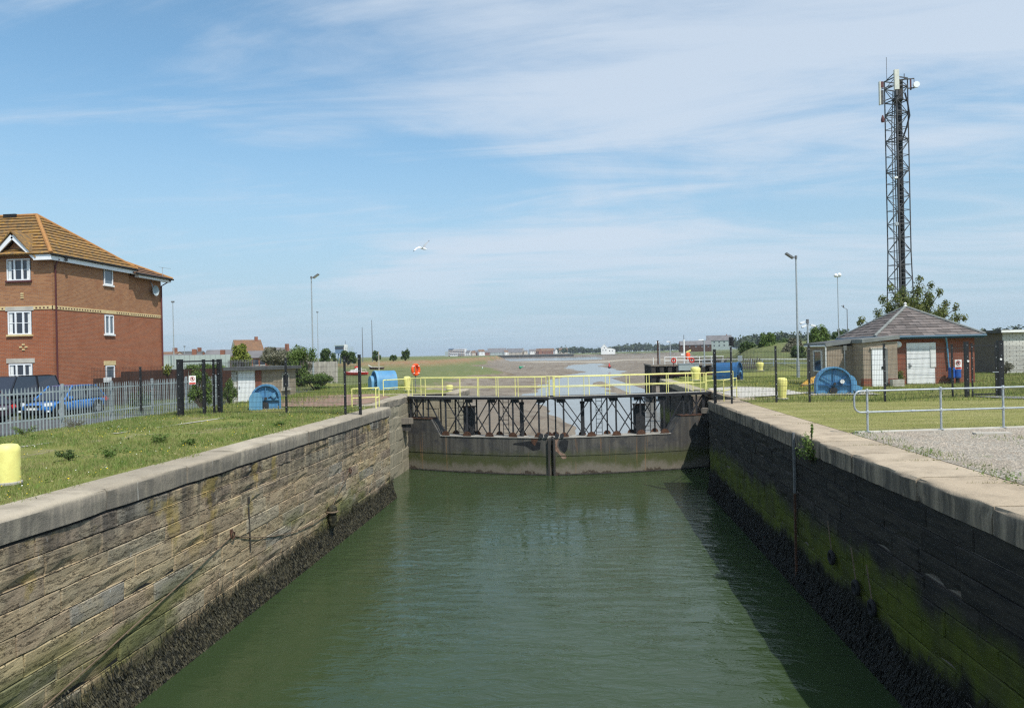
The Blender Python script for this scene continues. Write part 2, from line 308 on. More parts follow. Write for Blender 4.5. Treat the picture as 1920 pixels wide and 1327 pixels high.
def lawn(name, a, b_, dry, stripe=0., dirt=None):
    m, t, b = newmat(name); p = pos(t)
    c = mixc(t, maprange(t, noise(t, p, 1.1, 7, .65), .38, .62), a, b_)
    c = mixc(t, math_(t, 'MULTIPLY', maprange(t, noise(t, mapping(t, p, (.35, 1.3, 1)), .8, 6, .65), .40, .62), .9), c, dry)
    f = noise(t, p, 32, 4, .7); c = mixc(t, maprange(t, f, .42, .68), c, tuple(x*1.45 for x in b_))
    if dirt: c = mixc(t, math_(t, 'MULTIPLY', maprange(t, noise(t, mapping(t, p, (1, .6, 1), (0, 0, 0), (4, 9, 1)), .55, 7, .7), .56, .66), .8), c, dirt)
    lk(t, c, b.inputs['Base Color']); b.inputs['Roughness'].default_value = .95; b.inputs['Specular IOR Level'].default_value = .1
    bump(t, b, math_(t, 'ADD', f, math_(t, 'MULTIPLY', noise(t, p, 6, 5), .8)), .9, .05); MATS[name] = m
lawn('rough_grass', (.125, .155, .036), (.175, .19, .05), (.22, .195, .08), dirt=(.30, .25, .17))
lawn('mown_grass', (.17, .18, .052), (.22, .215, .07), (.32, .285, .13))
def gravelmat():
    m, t, b = newmat('gravel'); p = pos(t)
    v = nd(t, 'ShaderNodeTexVoronoi', inp={'Scale': 26.}); lk(t, p, v.inputs['Vector'])
    s = nd(t, 'ShaderNodeSeparateColor'); lk(t, v.outputs['Color'], s.inputs[0])
    c = mixc(t, s.outputs[0], (.18, .15, .115), (.43, .39, .33)); c = mixc(t, math_(t, 'MULTIPLY', maprange(t, noise(t, p, .9, 6, .65), .45, .65), .6), c, (.24, .19, .14))
    c = mixc(t, math_(t, 'MULTIPLY', maprange(t, noise(t, p, 1.3, 7, .7), .60, .70), .8), c, (.16, .17, .06))
    lk(t, c, b.inputs['Base Color']); b.inputs['Roughness'].default_value = .95
    bump(t, b, v.outputs['Distance'], .9, .03); MATS['gravel'] = m
gravelmat()

# ------------------------------------------------------------------ mesh helpers
BASE = {}
def tag(o, label=None, cat=None, group=None, kind=None):
    if label: o['label'] = label
    if cat: o['category'] = cat
    if group: o['group'] = group
    if kind: o['kind'] = kind
    return o
def thing(name, label, cat, loc=(0, 0, 0), group=None, rz=0.):
    o = bpy.data.objects.new(name, None); sc.collection.objects.link(o); o.location = loc; o.rotation_euler.z = rz; o.empty_display_size = .3
    BASE[o.name] = Vector(loc); return tag(o, label, cat, group)
def link(name, me, mat, parent=None, world=True):
    o = bpy.data.objects.new(name, me); sc.collection.objects.link(o)
    if mat is not None and not len(me.materials): me.materials.append(MATS[mat])
    if parent is not None:
        o.parent = parent; b = BASE.get(parent.name, Vector())
        if world: o.location = -b if parent.type == 'EMPTY' else (0, 0, 0)
        BASE[o.name] = b
    return o
class MB:
    def __init__(s): s.v = []; s.f = []
    def add(s, vs, fs):
        k = len(s.v); s.v += [tuple(v) for v in vs]; s.f += [tuple(i+k for i in f) for f in fs]; return s
    def box(s, x0, x1, y0, y1, z0, z1):
        return s.add([(x0, y0, z0), (x1, y0, z0), (x1, y1, z0), (x0, y1, z0), (x0, y0, z1), (x1, y0, z1), (x1, y1, z1), (x0, y1, z1)],
                     [(0, 3, 2, 1), (4, 5, 6, 7), (0, 1, 5, 4), (1, 2, 6, 5), (2, 3, 7, 6), (3, 0, 4, 7)])
    def bar(s, p, q, a, b=None):
        b = b or a; p = Vector(p); q = Vector(q); d = (q-p).normalized(); u = d.cross(Vector((0, 0, 1)))
        if u.length < 1e-3: u = Vector((1, 0, 0))
        u.normalize(); n = u.cross(d); u = u*a/2; n = n*b/2
        vs = [p-u-n, p+u-n, p+u+n, p-u+n, q-u-n, q+u-n, q+u+n, q-u+n]
        return s.add(vs, [(0, 1, 2, 3), (7, 6, 5, 4), (0, 4, 5, 1), (1, 5, 6, 2), (2, 6, 7, 3), (3, 7, 4, 0)])
    def tube(s, pts, r, n=8, caps=True):
        pts = [Vector(p) for p in pts]; rings = []; prev = None
        for i, p in enumerate(pts):
            d = (pts[min(i+1, len(pts)-1)]-pts[max(i-1, 0)]).normalized()
            u = prev - d*prev.dot(d) if prev is not None else d.orthogonal()
            if u.length < 1e-4: u = d.orthogonal()
            u.normalize(); prev = u; v = d.cross(u); rr = r[i] if isinstance(r, (list, tuple)) else r
            rings.append([p+u*math.cos(2*math.pi*k/n)*rr+v*math.sin(2*math.pi*k/n)*rr for k in range(n)])
        vs = [q for g in rings for q in g]; fs = []
        for i in range(len(pts)-1):
            for k in range(n): fs.append((i*n+k, i*n+(k+1) % n, (i+1)*n+(k+1) % n, (i+1)*n+k))
        if caps: fs.append(tuple(range(n-1, -1, -1))); fs.append(tuple((len(pts)-1)*n+k for k in range(n)))
        return s.add(vs, fs)
    def lathe(s, prof, c, n=20, axis='z'):
        vs = []; fs = []
        for (r, h) in prof:
            for k in range(n):
                a = 2*math.pi*k/n; x, y = r*math.cos(a), r*math.sin(a)
                vs.append((c[0]+x, c[1]+y, c[2]+h) if axis == 'z' else ((c[0]+h, c[1]+x, c[2]+y) if axis == 'x' else (c[0]+x, c[1]+h, c[2]+y)))
        for i in range(len(prof)-1):
            for k in range(n): fs.append((i*n+k, i*n+(k+1) % n, (i+1)*n+(k+1) % n, (i+1)*n+k))
        fs.append(tuple(range(n-1, -1, -1))); fs.append(tuple((len(prof)-1)*n+k for k in range(n)))
        return s.add(vs, fs)
    def prism(s, poly, axis, a, b):          # poly in the two other axes
        def mk(p, h): return {'x': (h, p[0], p[1]), 'y': (p[0], h, p[1]), 'z': (p[0], p[1], h)}[axis]
        n = len(poly); vs = [mk(p, a) for p in poly]+[mk(p, b) for p in poly]
        fs = [tuple(range(n-1, -1, -1)), tuple(range(n, 2*n))]+[(i, (i+1) % n, n+(i+1) % n, n+i) for i in range(n)]
        return s.add(vs, fs)
    def poly(s, pts): return s.add(pts, [tuple(range(len(pts)))])
    def torus(s, c, R_, r, axis='y', n=20, k=8):
        vs = []; fs = []
        for i in range(n):
            a = 2*math.pi*i/n
            for j in range(k):
                b = 2*math.pi*j/k; q = R_+r*math.cos(b); x, y, h = q*math.cos(a), q*math.sin(a), r*math.sin(b)
                vs.append({'y': (c[0]+x, c[1]+h, c[2]+y), 'x': (c[0]+h, c[1]+x, c[2]+y), 'z': (c[0]+x, c[1]+y, c[2]+h)}[axis])
        for i in range(n):
            for j in range(k): fs.append((i*k+j, ((i+1) % n)*k+j, ((i+1) % n)*k+(j+1) % k, i*k+(j+1) % k))
        return s.add(vs, fs)
    def mesh(s, name, smooth=False, fix=True):
        me = bpy.data.meshes.new(name); me.from_pydata(s.v, [], s.f)
        if fix:
            bm = bmesh.new(); bm.from_mesh(me); bmesh.ops.recalc_face_normals(bm, faces=bm.faces); bm.to_mesh(me); bm.free()
        if smooth:
            me.shade_smooth()
            if smooth != 'all':
                try: me.set_sharp_from_angle(angle=R(40))
                except Exception: pass
        return me
    def build(s, name, mat, parent=None, smooth=False, world=True, bevel=0.):
        o = link(name, s.mesh(name, smooth), mat, parent, world)
        if bevel:
            b = o.modifiers.new('b', 'BEVEL'); b.width = bevel; b.segments = 2; b.limit_method = 'ANGLE'
        return o
def B(*a): return MB().box(*a)
def struct(o, label=None): return tag(o, label, None, None, 'structure')
def npmesh(name, verts, faces):
    me = bpy.data.meshes.new(name); n = len(verts); nf, k = faces.shape
    me.vertices.add(n); me.vertices.foreach_set('co', np.asarray(verts, dtype=np.float32).ravel())
    me.loops.add(nf*k); me.loops.foreach_set('vertex_index', faces.astype(np.int32).ravel())
    me.polygons.add(nf); me.polygons.foreach_set('loop_start', np.arange(0, nf*k, k, dtype=np.int32)); me.update(calc_edges=True); return me
def blades(n, x, y, z, hmin, hmax, wd, lean=.5):
    """upright two-sided grass blades (one triangle each) rooted at x, y, z"""
    h = rng.uniform(hmin, hmax, n); a = rng.uniform(0, 2*np.pi, n); w_ = wd*rng.uniform(.6, 1.4, n); l = h*rng.uniform(0, lean, n); b = rng.uniform(0, 2*np.pi, n)
    dx, dy = np.cos(a)*w_/2, np.sin(a)*w_/2
    v = np.empty((n, 3, 3)); v[:, 0] = np.c_[x-dx, y-dy, z]; v[:, 1] = np.c_[x+dx, y+dy, z]; v[:, 2] = np.c_[x+np.cos(b)*l, y+np.sin(b)*l, z+h]
    return v.reshape(-1, 3), np.arange(3*n).reshape(n, 3)
def leaves(blobs, n, size, flat=.0, shell=.55):
    """leaf quads spread through ellipsoid clumps: blobs = [(centre, radii)]"""
    c = np.array([b[0] for b in blobs], float); r = np.array([b[1] for b in blobs], float)
    wgt = (r[:, 0]*r[:, 1]*r[:, 2])**(2/3); k = rng.choice(len(blobs), n, p=wgt/wgt.sum())
    d = rng.normal(size=(n, 3)); d /= np.linalg.norm(d, axis=1)[:, None]; q = rng.uniform(shell, 1.05, n)[:, None]
    p = c[k]+d*q*r[k]
    nrm = d+rng.normal(size=(n, 3))*.8+np.array([0, 0, flat]); nrm /= np.linalg.norm(nrm, axis=1)[:, None]
    a = np.cross(nrm, rng.normal(size=(n, 3))); a /= np.linalg.norm(a, axis=1)[:, None]; b = np.cross(nrm, a)
    s = (size*rng.uniform(.6, 1.35, n))[:, None]
    v = np.empty((n, 4, 3)); v[:, 0] = p-a*s; v[:, 1] = p+b*s*.55; v[:, 2] = p+a*s; v[:, 3] = p-b*s*.55
    return v.reshape(-1, 3), np.arange(4*n).reshape(n, 4)
def smooth(e0, e1, x):
    t = np.clip((x-e0)/(e1-e0), 0, 1); return t*t*(3-2*t)

# ================================================================== the setting
XL, XR, ZW = -8.35, 5.6, -4.05
def grid_sheet(name, xs, ys, hfun, keep, mat):
    X, Y = np.meshgrid(xs, ys); Z = hfun(X, Y); nx, ny = len(xs), len(ys)
    i, j = np.meshgrid(np.arange(nx-1), np.arange(ny-1)); a = (j*nx+i)
    mx = (X[:-1, :-1]+X[1:, 1:])/2; my = (Y[:-1, :-1]+Y[1:, 1:])/2
    ok = keep(mx, my).ravel(); f = np.stack([a, a+1, a+nx+1, a+nx], -1).reshape(-1, 4)[ok]
    me = npmesh(name, np.c_[X.ravel(), Y.ravel(), Z.ravel()], f); me.shade_smooth()
    return struct(link(name, me, mat)), (X, Y, Z)
def hl(x, y): return -.02-.38*smooth(-16.5, -20.6, x)+.02*np.sin(x*1.7+y*.6)*np.sin(y*.9)*(x > -20)-5.5*smooth(0, 7, y-(47+(-9.85-x)*1.6)) 
xs = np.unique(np.round(np.r_[-420, -300, -200, -120, -80, -60, -45, -36, -30, -26, np.arange(-24, -9.9, .5), -9.85, -9.4, -8.98, -8.4, -7.7], 3))
ys = np.unique(np.round(np.r_[-40, -20, -8, np.arange(0, 30.6, 1), 30.6, np.arange(31, 40.5, 1), 40.5, np.arange(41, 46.1, 1), np.arange(48, 120, 2), np.arange(120, 330, 10)], 3))
ground_left, _ = grid_sheet('quay_ground_left', xs, ys, lambda x, y: np.where(x < -40, -.4+0*y, hl(x, y)), lambda x, y: (x < -9.8) & (y < 54+(-9.85-x)*1.6) | (x < -8.9) & (y < 30.6) | (x < -7.6) & (y > 40.5) & (y < 46), 'rough_grass')
def strip(name, pts, z, mat, label=None):
    o = MB().poly([(p[0], p[1], z if not callable(z) else z(*p)) for p in pts]).build(name, mat); return struct(o, label)
struct(B(-70, -20.9, 4, 62, -.6, -.394).build('car_park', 'asphalt'))
for _a, _b in ((0, .22), (.3, .38), (.55, .6), (.68, .97)): strip('concrete_strip', [(-15.6+2.05*_a, 14+12.4*_a), (-15.4+2.05*_a, 14+12.4*_a), (-15.45+2.05*_b, 14+12.4*_b), (-15.6+2.05*_b, 14+12.4*_b)], .004, 'pale_concrete')
strip('brick_paving', [(-13.9, 31.8), (-11.0, 31.2), (-9.9, 33), (-10.4, 38.5), (-12.2, 41.5), (-15.2, 40.5), (-16.5, 36)], .012, 'brick_paving')
strip('quay_apron', [(-9.86, 30.7), (-9.3, 30.7), (-9.86, 31)], .002, 'concrete')

xr = np.unique(np.round(np.r_[6.3, 7.0, np.arange(7.5, 36, .75), 40, 50, 65, 90, 130, 200, 320, 450], 3))
yr = np.unique(np.round(np.r_[-40, -20, -8, np.arange(0, 32, 1), np.arange(32, 40.6, 1), 40.6, np.arange(42, 57.1, 1.5), np.arange(58, 132, 3)], 3))
def keep_r(x, y): return (x > 7) & (y < 40.6) | (x > 6.3) & (y > 40.6) & (y < 57) | (x > 6.3) & (y >= 57) & (y < 57+(x-6.3)*1.3)
ground_right, _ = grid_sheet('quay_ground_right', xr, yr, lambda x, y: -.02+.015*np.sin(x*1.3)*np.sin(y*.8), keep_r, 'rough_grass')
def ke(x): return 18.95+.18*(x-7.2)
strip('mown_lawn', [(6.82, ke(6.82)+.2), (30, ke(30)+.2), (60, ke(60)), (60, 29), (18.2, 29.6), (12, 29.3), (8.0, 30.0), (6.82, 29.6)], .006, 'mown_grass')
strip('gravel_yard', [(6.82, -20), (60, -20), (60, ke(60)), (6.82, ke(6.82))], .008, 'gravel')
struct(B(0, 26, -.13, .13, -.2, .03).build('concrete_kerb', 'pale_concrete')).location = (7.0, ke(7.0)+.1, 0)
bpy.data.objects['concrete_kerb'].rotation_euler.z = math.atan(.18)
strip('tarmac_path', [(16.4, 31.8), (17.3, 31.9), (19.5, 30.6), (40, 27.0), (40, 25.6), (18.8, 29.2), (16.9, 30.6)], .014, 'path')
strip('concrete_hardstanding', [(7.2, 33.0), (10.8, 35.6), (11.0, 41), (9, 43.5), (7.2, 41.5), (7.05, 36)], .010, 'pale_concrete')
strip('concrete_pad', [(10.7, 34.2), (13.6, 34.0), (13.9, 36.4), (10.9, 36.7)], .016, 'concrete')

# --- estuary: mud, marsh, banks, dunes, far shore in one sheet that runs to the horizon
rows = np.concatenate([np.linspace(40.7, 130, 90), np.geomspace(132, 7000, 190)]); al = np.concatenate([np.linspace(-1.6, -.5, 30)[:-1], np.linspace(-.5, .6, 200), np.linspace(.6, 1.6, 30)[1:]])
A, Yg = np.meshgrid(al, rows); Xg = A*(Yg+18)
def wob(x, y, f, s=0.): return np.sin(x*f+s)*np.cos(y*f*.7+s*1.7)+.5*np.sin(x*f*2.3+y*f*1.9+s)
def estuary(x, y):
    mb = -24-(y-110)*.065-18*smooth(250, 420, y)+5*np.sin(y/31)+3*np.sin(y/11.)                    # edge of the marsh
    h = -4.75+.24*wob(x, y, .05)+.13*wob(x, y, .17, 2)+.07*wob(x, y, .41, 5)+.8*smooth(60, 350, y)*smooth(-5, 30, x-.02*y)
    xc = -1+5*np.sin(y/38)+.02*y; wd = 4.6+.03*np.minimum(y, 320)+2.2*np.sin(y/17)+1.2*np.sin(y/6.1+x/5)+5*smooth(150, 75, y)
    h = h-1.75*np.exp(-((x-xc)/wd)**2)*smooth(620, 420, y)
    h = np.minimum(h, -4.9-1.0*smooth(9, 0, np.abs(x-(20-.06*y))) * smooth(90, 130, y)*smooth(330, 260, y)+9*smooth(9, 30, np.abs(x-(20-.06*y))))
    h = h-1.3*smooth(640, 800, y+30*np.sin(x/90))*smooth(1500, 1150, y)                                # the low-water channel far out
    marsh = smooth(9, -9, x-mb)*smooth(640, 470, y+.2*x); h = h*(1-marsh)+(-2.5+.10*wob(x, y, .12, 1))*marsh
    bank = smooth(268, 288, y+.10*(x+60))*smooth(-52, -62, x+.05*(y-280))*smooth(900, 700, y); h = h*(1-bank)+(.9+.2*wob(x, y, .06))*bank
    dl = x-(2+.145*y); dune = smooth(0, 9, dl)*smooth(75, 84, y)
    dh = .2+3.3*np.exp(-((y-128)/30)**2)*smooth(1, 13, dl)*(.72+.28*np.sin(x/9+y/14))+1.2*smooth(20, 80, dl)
    h = h*(1-dune)+dh*dune
    shore = smooth(1480, 1620, y+.25*x); h = h*(1-shore)+(.4+4*smooth(0, 500, x-50))*shore
    return h, np.clip(marsh+dune+shore+bank, 0, 1), bank*smooth(1.5, .8, np.abs(h+.9)), np.exp(-((y+.9*x-560)/26)**2)*smooth(-70, -20, x)*(1-marsh)*(1-dune)
Zg, cg, cb, csand = estuary(Xg, Yg)
ny, nx = Xg.shape; ii, jj = np.meshgrid(np.arange(nx-1), np.arange(ny-1)); aa = jj*nx+ii
me = npmesh('mudflat', np.c_[Xg.ravel(), Yg.ravel(), Zg.ravel()], np.stack([aa, aa+1, aa+nx+1, aa+nx], -1).reshape(-1, 4)); me.shade_smooth()
ca = me.color_attributes.new('cover', 'FLOAT_COLOR', 'POINT'); ca.data.foreach_set('color', np.c_[cg.ravel(), cb.ravel(), csand.ravel(), np.ones(cg.size)].astype(np.float32).ravel())
struct(link('mudflat', me, 'estuary'))
struct(MB().poly([(-9000, 41, -5.72), (9000, 41, -5.72), (9000, 9000, -5.72), (-9000, 9000, -5.72)]).build('channel_water', 'sea_water'))
struct(MB().poly([(-9.9, -40, ZW), (7.2, -40, ZW), (7.2, 40.4, ZW), (-9.9, 40.4, ZW)]).build('lock_water', 'lock_water'))
struct(B(-30, 30, -60, 40.5, -9.5, -8.6).build('lock_floor', 'concrete'))

# --- lock walls, stone by stone
def stone_mesh(k):
    r = random.Random(100+k); gy = [0, .012, .3, .62, .988, 1]; gz = [0, .035, .48, .965, 1]; vs = []; fs = []
    cut = r.random() < .35
    for j, z in enumerate(gz):
        for i, y in enumerate(gy):
            edge = i in (0, 5) or j in (0, 4)
            x = -.012-.01*r.random() if edge else r.uniform(-.014, .010)
            if cut and j == 1: x -= r.uniform(.01, .05)
            vs.append((x, y, z+(0 if edge else r.uniform(-.03, .03))))
    for j in range(4):
        for i in range(5): a = j*6+i; fs.append((a, a+1, a+7, a+6))
    k0 = len(vs); vs += [(-.34, 0, 0), (-.34, 1, 0), (-.34, 1, 1), (-.34, 0, 1)]
    fs += [(0, k0, k0+1, 5, 4, 3, 2, 1), (5, k0+1, k0+2, 29, 23, 17, 11), (29, k0+2, k0+3, 24, 25, 26, 27, 28), (24, k0+3, k0, 0, 6, 12, 18), (k0, k0+3, k0+2, k0+1)]
    mb = MB().add(vs, fs); return mb.mesh('stone', 'all' if False else False)
STONES = [stone_mesh(k) for k in range(12)]
def smats(mat):
    out = []
    for m_ in STONES:
        c = m_.copy(); c.materials.append(MATS[mat]); out.append(c)
    return out
def stone_wall(parent, x, face, y0, y1, ztop, courses, lens, mat, seed):
    r = random.Random(seed); ms = smats(mat); z = ztop; base = BASE[parent.name]; n = 0
    for hgt in courses:
        y = y0-r.uniform(0, lens[1])
        while y < y1:
            L = r.uniform(*lens); a, b = max(y, y0), min(y+L, y1)
            if b-a > .12:
                o = bpy.data.objects.new('stone', ms[r.randrange(12)]); sc.collection.objects.link(o); o.parent = parent
                px = x+r.uniform(-.014, .008)*face
                if face > 0: o.location = Vector((px, a+.009, z-hgt+.009))-base; o.scale = (1, b-a-.018, hgt-.018)
                else: o.location = Vector((px, b-.009, z-hgt+.009))-base; o.rotation_euler.z = math.pi; o.scale = (1, b-a-.018, hgt-.018)
                n += 1
            y += L
        z -= hgt
    return n
def coping_row(parent, x, face, depth, y0, y1, lens, hgt, mat, seed, r0=.07):
    r = random.Random(seed); y = y0
    while y < y1-.05:
        L = min(r.uniform(*lens), y1-y); L = y1-y if y1-y-L < .8 else L
        n = max(3, int(L/.35)); vs = []; fs = []
        d = r.uniform(-.03, .015); prof = [(-depth, -hgt), (-depth, 0), (-.22, .004), (-r0, -.006), (-r0*.35, -r0*.38), (0, -r0), (0, -hgt*.55), (-.01, -hgt)]
        for i in range(n+1):
            yy = y+.014+(L-.028)*i/n; e = .012 if i in (0, n) else 0
            for q, (px, pz) in enumerate(prof):
                jx = (r.uniform(-.034, .012)-e*2) if q in (4, 5, 6, 7) else 0; jz = (r.uniform(-.020, .006)-e*1.6) if q in (2, 3, 4) else 0
                vs.append((x+face*(px+d+jx), yy, pz+jz))
        k = len(prof)
        for i in range(n):
            for q in range(k): a = i*k+q; b = i*k+(q+1) % k; fs.append((a, b, b+k, a+k))
        fs += [tuple(range(k)), tuple(n*k+q for q in range(k-1, -1, -1))]
        MB().add(vs, fs).build('coping_stone', mat, parent, smooth=True); y += L
LW = thing('lock_wall', 'sunlit left lock wall of weathered brown stone with seaweed at its foot', 'lock wall', (XL, 18, ZW), 'lock chamber walls')
B(-9.4, XL-.045, 3, 30.75, -8.8, -.4).build('wall_core', 'dark', LW)
nl = stone_wall(LW, XL, 1, 4.5, 30.7, -.45, [.30, .36, .30, .38, .34, .36, .33, .37, .36, .38, .40, .45], (.9, 2.1), 'wall_stone', 5)
coping_row(LW, XL+.05, 1, .78, 3, 30.85, (1.7, 2.8), .40, 'coping', 8)
RW = thing('lock_wall', 'shaded right lock wall of stone with painted-in shade and green algae band', 'lock wall', (XR, 18, ZW), 'lock chamber walls')
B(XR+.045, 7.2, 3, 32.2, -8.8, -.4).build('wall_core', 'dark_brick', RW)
nr = stone_wall(RW, XR, -1, 4.5, 32.15, -.42, [.40, .38, .42, .36, .40, .42, .38, .40, .42, .5], (.8, 1.9), 'wall_stone_shade_tint', 6)
coping_row(RW, XR-.05, -1, 1.32, 3, 32.3, (1.8, 2.9), .42, 'coping_warm', 9)
print('stones', nl, nr)
# gate recesses and entrance piers
LR = thing('gate_recess_wall', 'pale block wall of the left gate recess beside the gate heel', 'wall', (-9.55, 36, ZW))
B(-11.2, -9.6, 30.75, 41, -8.8, -.35).build('wall_core', 'concrete', LR)
stone_wall(LR, -9.55, 1, 30.8, 40.4, -.36, [.62, .6, .64, .6, .62, .66, .6], (1.3, 2.6), 'pier_stone', 21)
coping_row(LR, -9.5, 1, .8, 30.9, 40.4, (1.8, 2.6), .36, 'coping', 23, .05)
LP = thing('entrance_pier', 'pale stone pier seen through the left leaf of the lock gate', 'pier', (-8.5, 43, ZW))
B(-13, -7.65, 41.0, 46.2, -8, -.35).build('wall_core', 'concrete', LP)
r_ = random.Random(4); ms = smats('pier_stone'); z = -.36
for hg in [.5, .55, .5, .6, .55, .6, .55, .6, .6]:
    xx = -9.55
    while xx < -7.2:
        L = min(r_.uniform(.5, 1.1), -7.2-xx); 
        if L > .15:
            o = bpy.data.objects.new('stone', ms[r_.randrange(12)]); sc.collection.objects.link(o); o.parent = LP; o.rotation_euler.z = -math.pi/2
            o.location = Vector((xx, 40.75+r_.uniform(-.03, .02), z-hg))-BASE[LP.name]; o.scale = (1, L-.015, hg-.015)
        xx += L
    z -= hg
stone_wall(LP, -7.2, 1, 40.8, 46.2, -.36, [.55, .6, .55, .6, .6, .6, .6], (.8, 1.6), 'pier_stone', 31)
coping_row(LP, -7.15, 1, .7, 40.75, 46.2, (1.2, 2.0), .36, 'coping', 33, .05)
B(-12.5, -7.9, 40.72, 41.3, -.36, -.005).build('coping_slab', 'coping', LP)
RR = thing('gate_recess_wall', 'dark shaded wall of the right gate recess beside the gate heel', 'wall', (7, 36, ZW))
B(6.98, 8.6, 32.3, 40.9, -8.8, -.35).build('wall_core', 'dark_brick', RR)
stone_wall(RR, 6.95, -1, 32.3, 40.5, -.36, [.62, .6, .64, .6, .62, .66, .6], (1.3, 2.6), 'wall_stone_shade_tint', 41)
coping_row(RR, 6.9, -1, .85, 32.3, 40.6, (1.6, 2.4), .36, 'coping_warm', 43, .05)
RP = thing('entrance_wall', 'right entrance wall running out to sea beyond the lock gate', 'wall', (6.3, 49, ZW))
B(6.25, 9, 40.6, 57, -8, -.35).build('wall_core', 'dark_brick', RP)
stone_wall(RP, 6.2, -1, 40.6, 57, -.36, [.6, .6, .6, .6, .6, .6, .6, .6], (1.2, 2.4), 'wall_stone_shade_tint', 51)
coping_row(RP, 6.15, -1, .8, 40.6, 57, (1.6, 2.6), .36, 'pier_stone', 53, .05)
QL = thing('quay_edge_wall', 'low stone edge of the left quay facing the marsh', 'wall', (-9.9, 47, -3))
B(-12, -9.9, 46.2, 48, -8, -.05).build('wall_core', 'pier_stone', QL)

# --- seaweed at the foot of both walls
def wrack(name, x, face, y0, y1, n, label, ztop, zfull, bulge, mat='weed_wrack'):
    y = rng.uniform(y0, y1, n); u = rng.uniform(0, 1, n)
    clump = .5+.5*np.sin(y*5.1+np.sin(y*1.7)*3); zt = ztop+.12*np.sin(y*1.3)+.10*np.sin(y*3.7+1)+rng.normal(0, .12, n)
    z = ZW-.03+(zt-ZW)*u**1.75
    cl = np.sin(y*23+3*np.sin(z*17+y*4))*np.sin(z*29+4*np.sin(y*9))
    kp = rng.uniform(0, 1, n) < smooth(zt, zfull, z)*(.35+.65*(cl > -.1))+.5*smooth(zt+.15, zt-.5, z)*(cl > .55)*1.0+0*clump
    y, z = y[kp], z[kp]; n = len(y)
    q = np.floor(y*3.3+np.sin(z*9))*.0
    out = bulge*smooth(-3.45, ZW, z)*rng.uniform(.55, 1.1, n)+.01
    L = rng.uniform(.05, .17, n); wd = rng.uniform(.005, .013, n)
    ax = rng.uniform(-.5, .5, n)
    p = np.c_[x+face*out, y, z]; tip = p+np.c_[face*rng.uniform(.008, .05, n), ax*L*.35, -L*rng.uniform(.6, 1, n)]
    sd = np.c_[face*rng.uniform(-.6, .6, n)*wd, wd, wd*rng.uniform(-.6, .6, n)]
    v = np.empty((n, 4, 3)); v[:, 0] = p-sd*.5; v[:, 1] = p+sd*.5; v[:, 2] = tip+sd; v[:, 3] = tip-sd
    o = link(name, npmesh(name, v.reshape(-1, 3), np.arange(4*n).reshape(n, 4)), mat); tag(o, label, 'seaweed', None, 'stuff')
wrack('seaweed', XL, 1, 7, 31, 130000, 'dark bladder wrack hanging at the foot of the sunlit left wall', -3.15, -3.8, .15)
wrack('seaweed', XR, -1, 8, 32.2, 60000, 'bladder wrack blackened with painted shade at the foot of the shaded right wall', -2.95, -3.6, .12, 'weed_wrack_shade_tint')

# --- grass, weeds and flowers on the quays
def tuft(name, region, n, hmin, hmax, wd, mat, label, dens=None, lean=.5, zf=None):
    x0, x1, y0, y1 = region; x = rng.uniform(x0, x1, n); y = rng.uniform(y0, y1, n)
    k = np.ones(n, bool) if dens is None else rng.uniform(0, 1, n) < dens(x, y)
    x, y = x[k], y[k]; z = (hl(x, y) if zf is None else zf(x, y))-.01
    v, f = blades(len(x), x, y, z, hmin, hmax, wd, lean)
    o = link(name, npmesh(name, v, f), mat); return tag(o, label, 'grass', None, 'stuff')
def pat(x, y, f=.9, s=0): return .5+.25*(np.sin(x*f+s+np.sin(y*f*.7))+np.sin(y*f*1.3+s*2+np.sin(x*f*.8)))
edge_l = lambda x, y: smooth(-8.93+.16*np.sin(y*1.3)+.1*np.sin(y*5.3), -9.3+.16*np.sin(y*1.3)+.1*np.sin(y*5.3), x)
tuft('grass', (-20.4, -8.75, 9, 18), 110000, .03, .13, .013, 'grass_long', 'rough green grass beside the yellow bollard and left coping', lambda x, y: edge_l(x, y)*np.clip(-.42+1.9*pat(x, y, 1.1)*(.5+pat(x, y, 3.1, 2)), 0, 1), .8)
tuft('grass', (-20.4, -8.85, 18, 31), 95000, .04, .15, .018, 'grass_long', 'rough green grass around the black fence posts on the left quay', lambda x, y: edge_l(x, y)*np.clip(-.38+1.9*pat(x, y, 1.1)*(.5+pat(x, y, 3.1, 2)), 0, 1), .7)
tuft('grass', (-20.4, -8.8, 9, 31), 40000, .03, .11, .014, 'grass_dry', 'straw coloured dry grass mixed into the left verge', lambda x, y: edge_l(x, y)*pat(x, y, 1.3, 4)**1.5, .9)
tuft('grass', (-30, -10.6, 31, 62), 60000, .06, .22, .03, 'grass_long', 'rough grass round the hut and winches on the left quay', lambda x, y: (.15+.9*pat(x, y, .7))*(1-smooth(-15, -12.5, x)*smooth(31, 32, y)*smooth(42, 40, y)), .6)
fr = lambda x, y: smooth(6.9, 7.3, x)
tuft('grass', (7, 27, 19.2, 29.8), 90000, .012, .035, .014, 'grass_dry', 'short mown yellowing turf on the right quay', lambda x, y: fr(x, y)*(y > ke(x)+.25)*(.4+.6*pat(x, y, .8, 2)), 1.2, lambda x, y: 0*x+.006)
tuft('grass', (7, 27, 19.2, 29.8), 60000, .012, .04, .013, 'grass_long', 'short mown green turf on the right quay', lambda x, y: fr(x, y)*(y > ke(x)+.25)*(.3+.7*pat(x, y, .8, 0)), 1.2, lambda x, y: 0*x+.006)
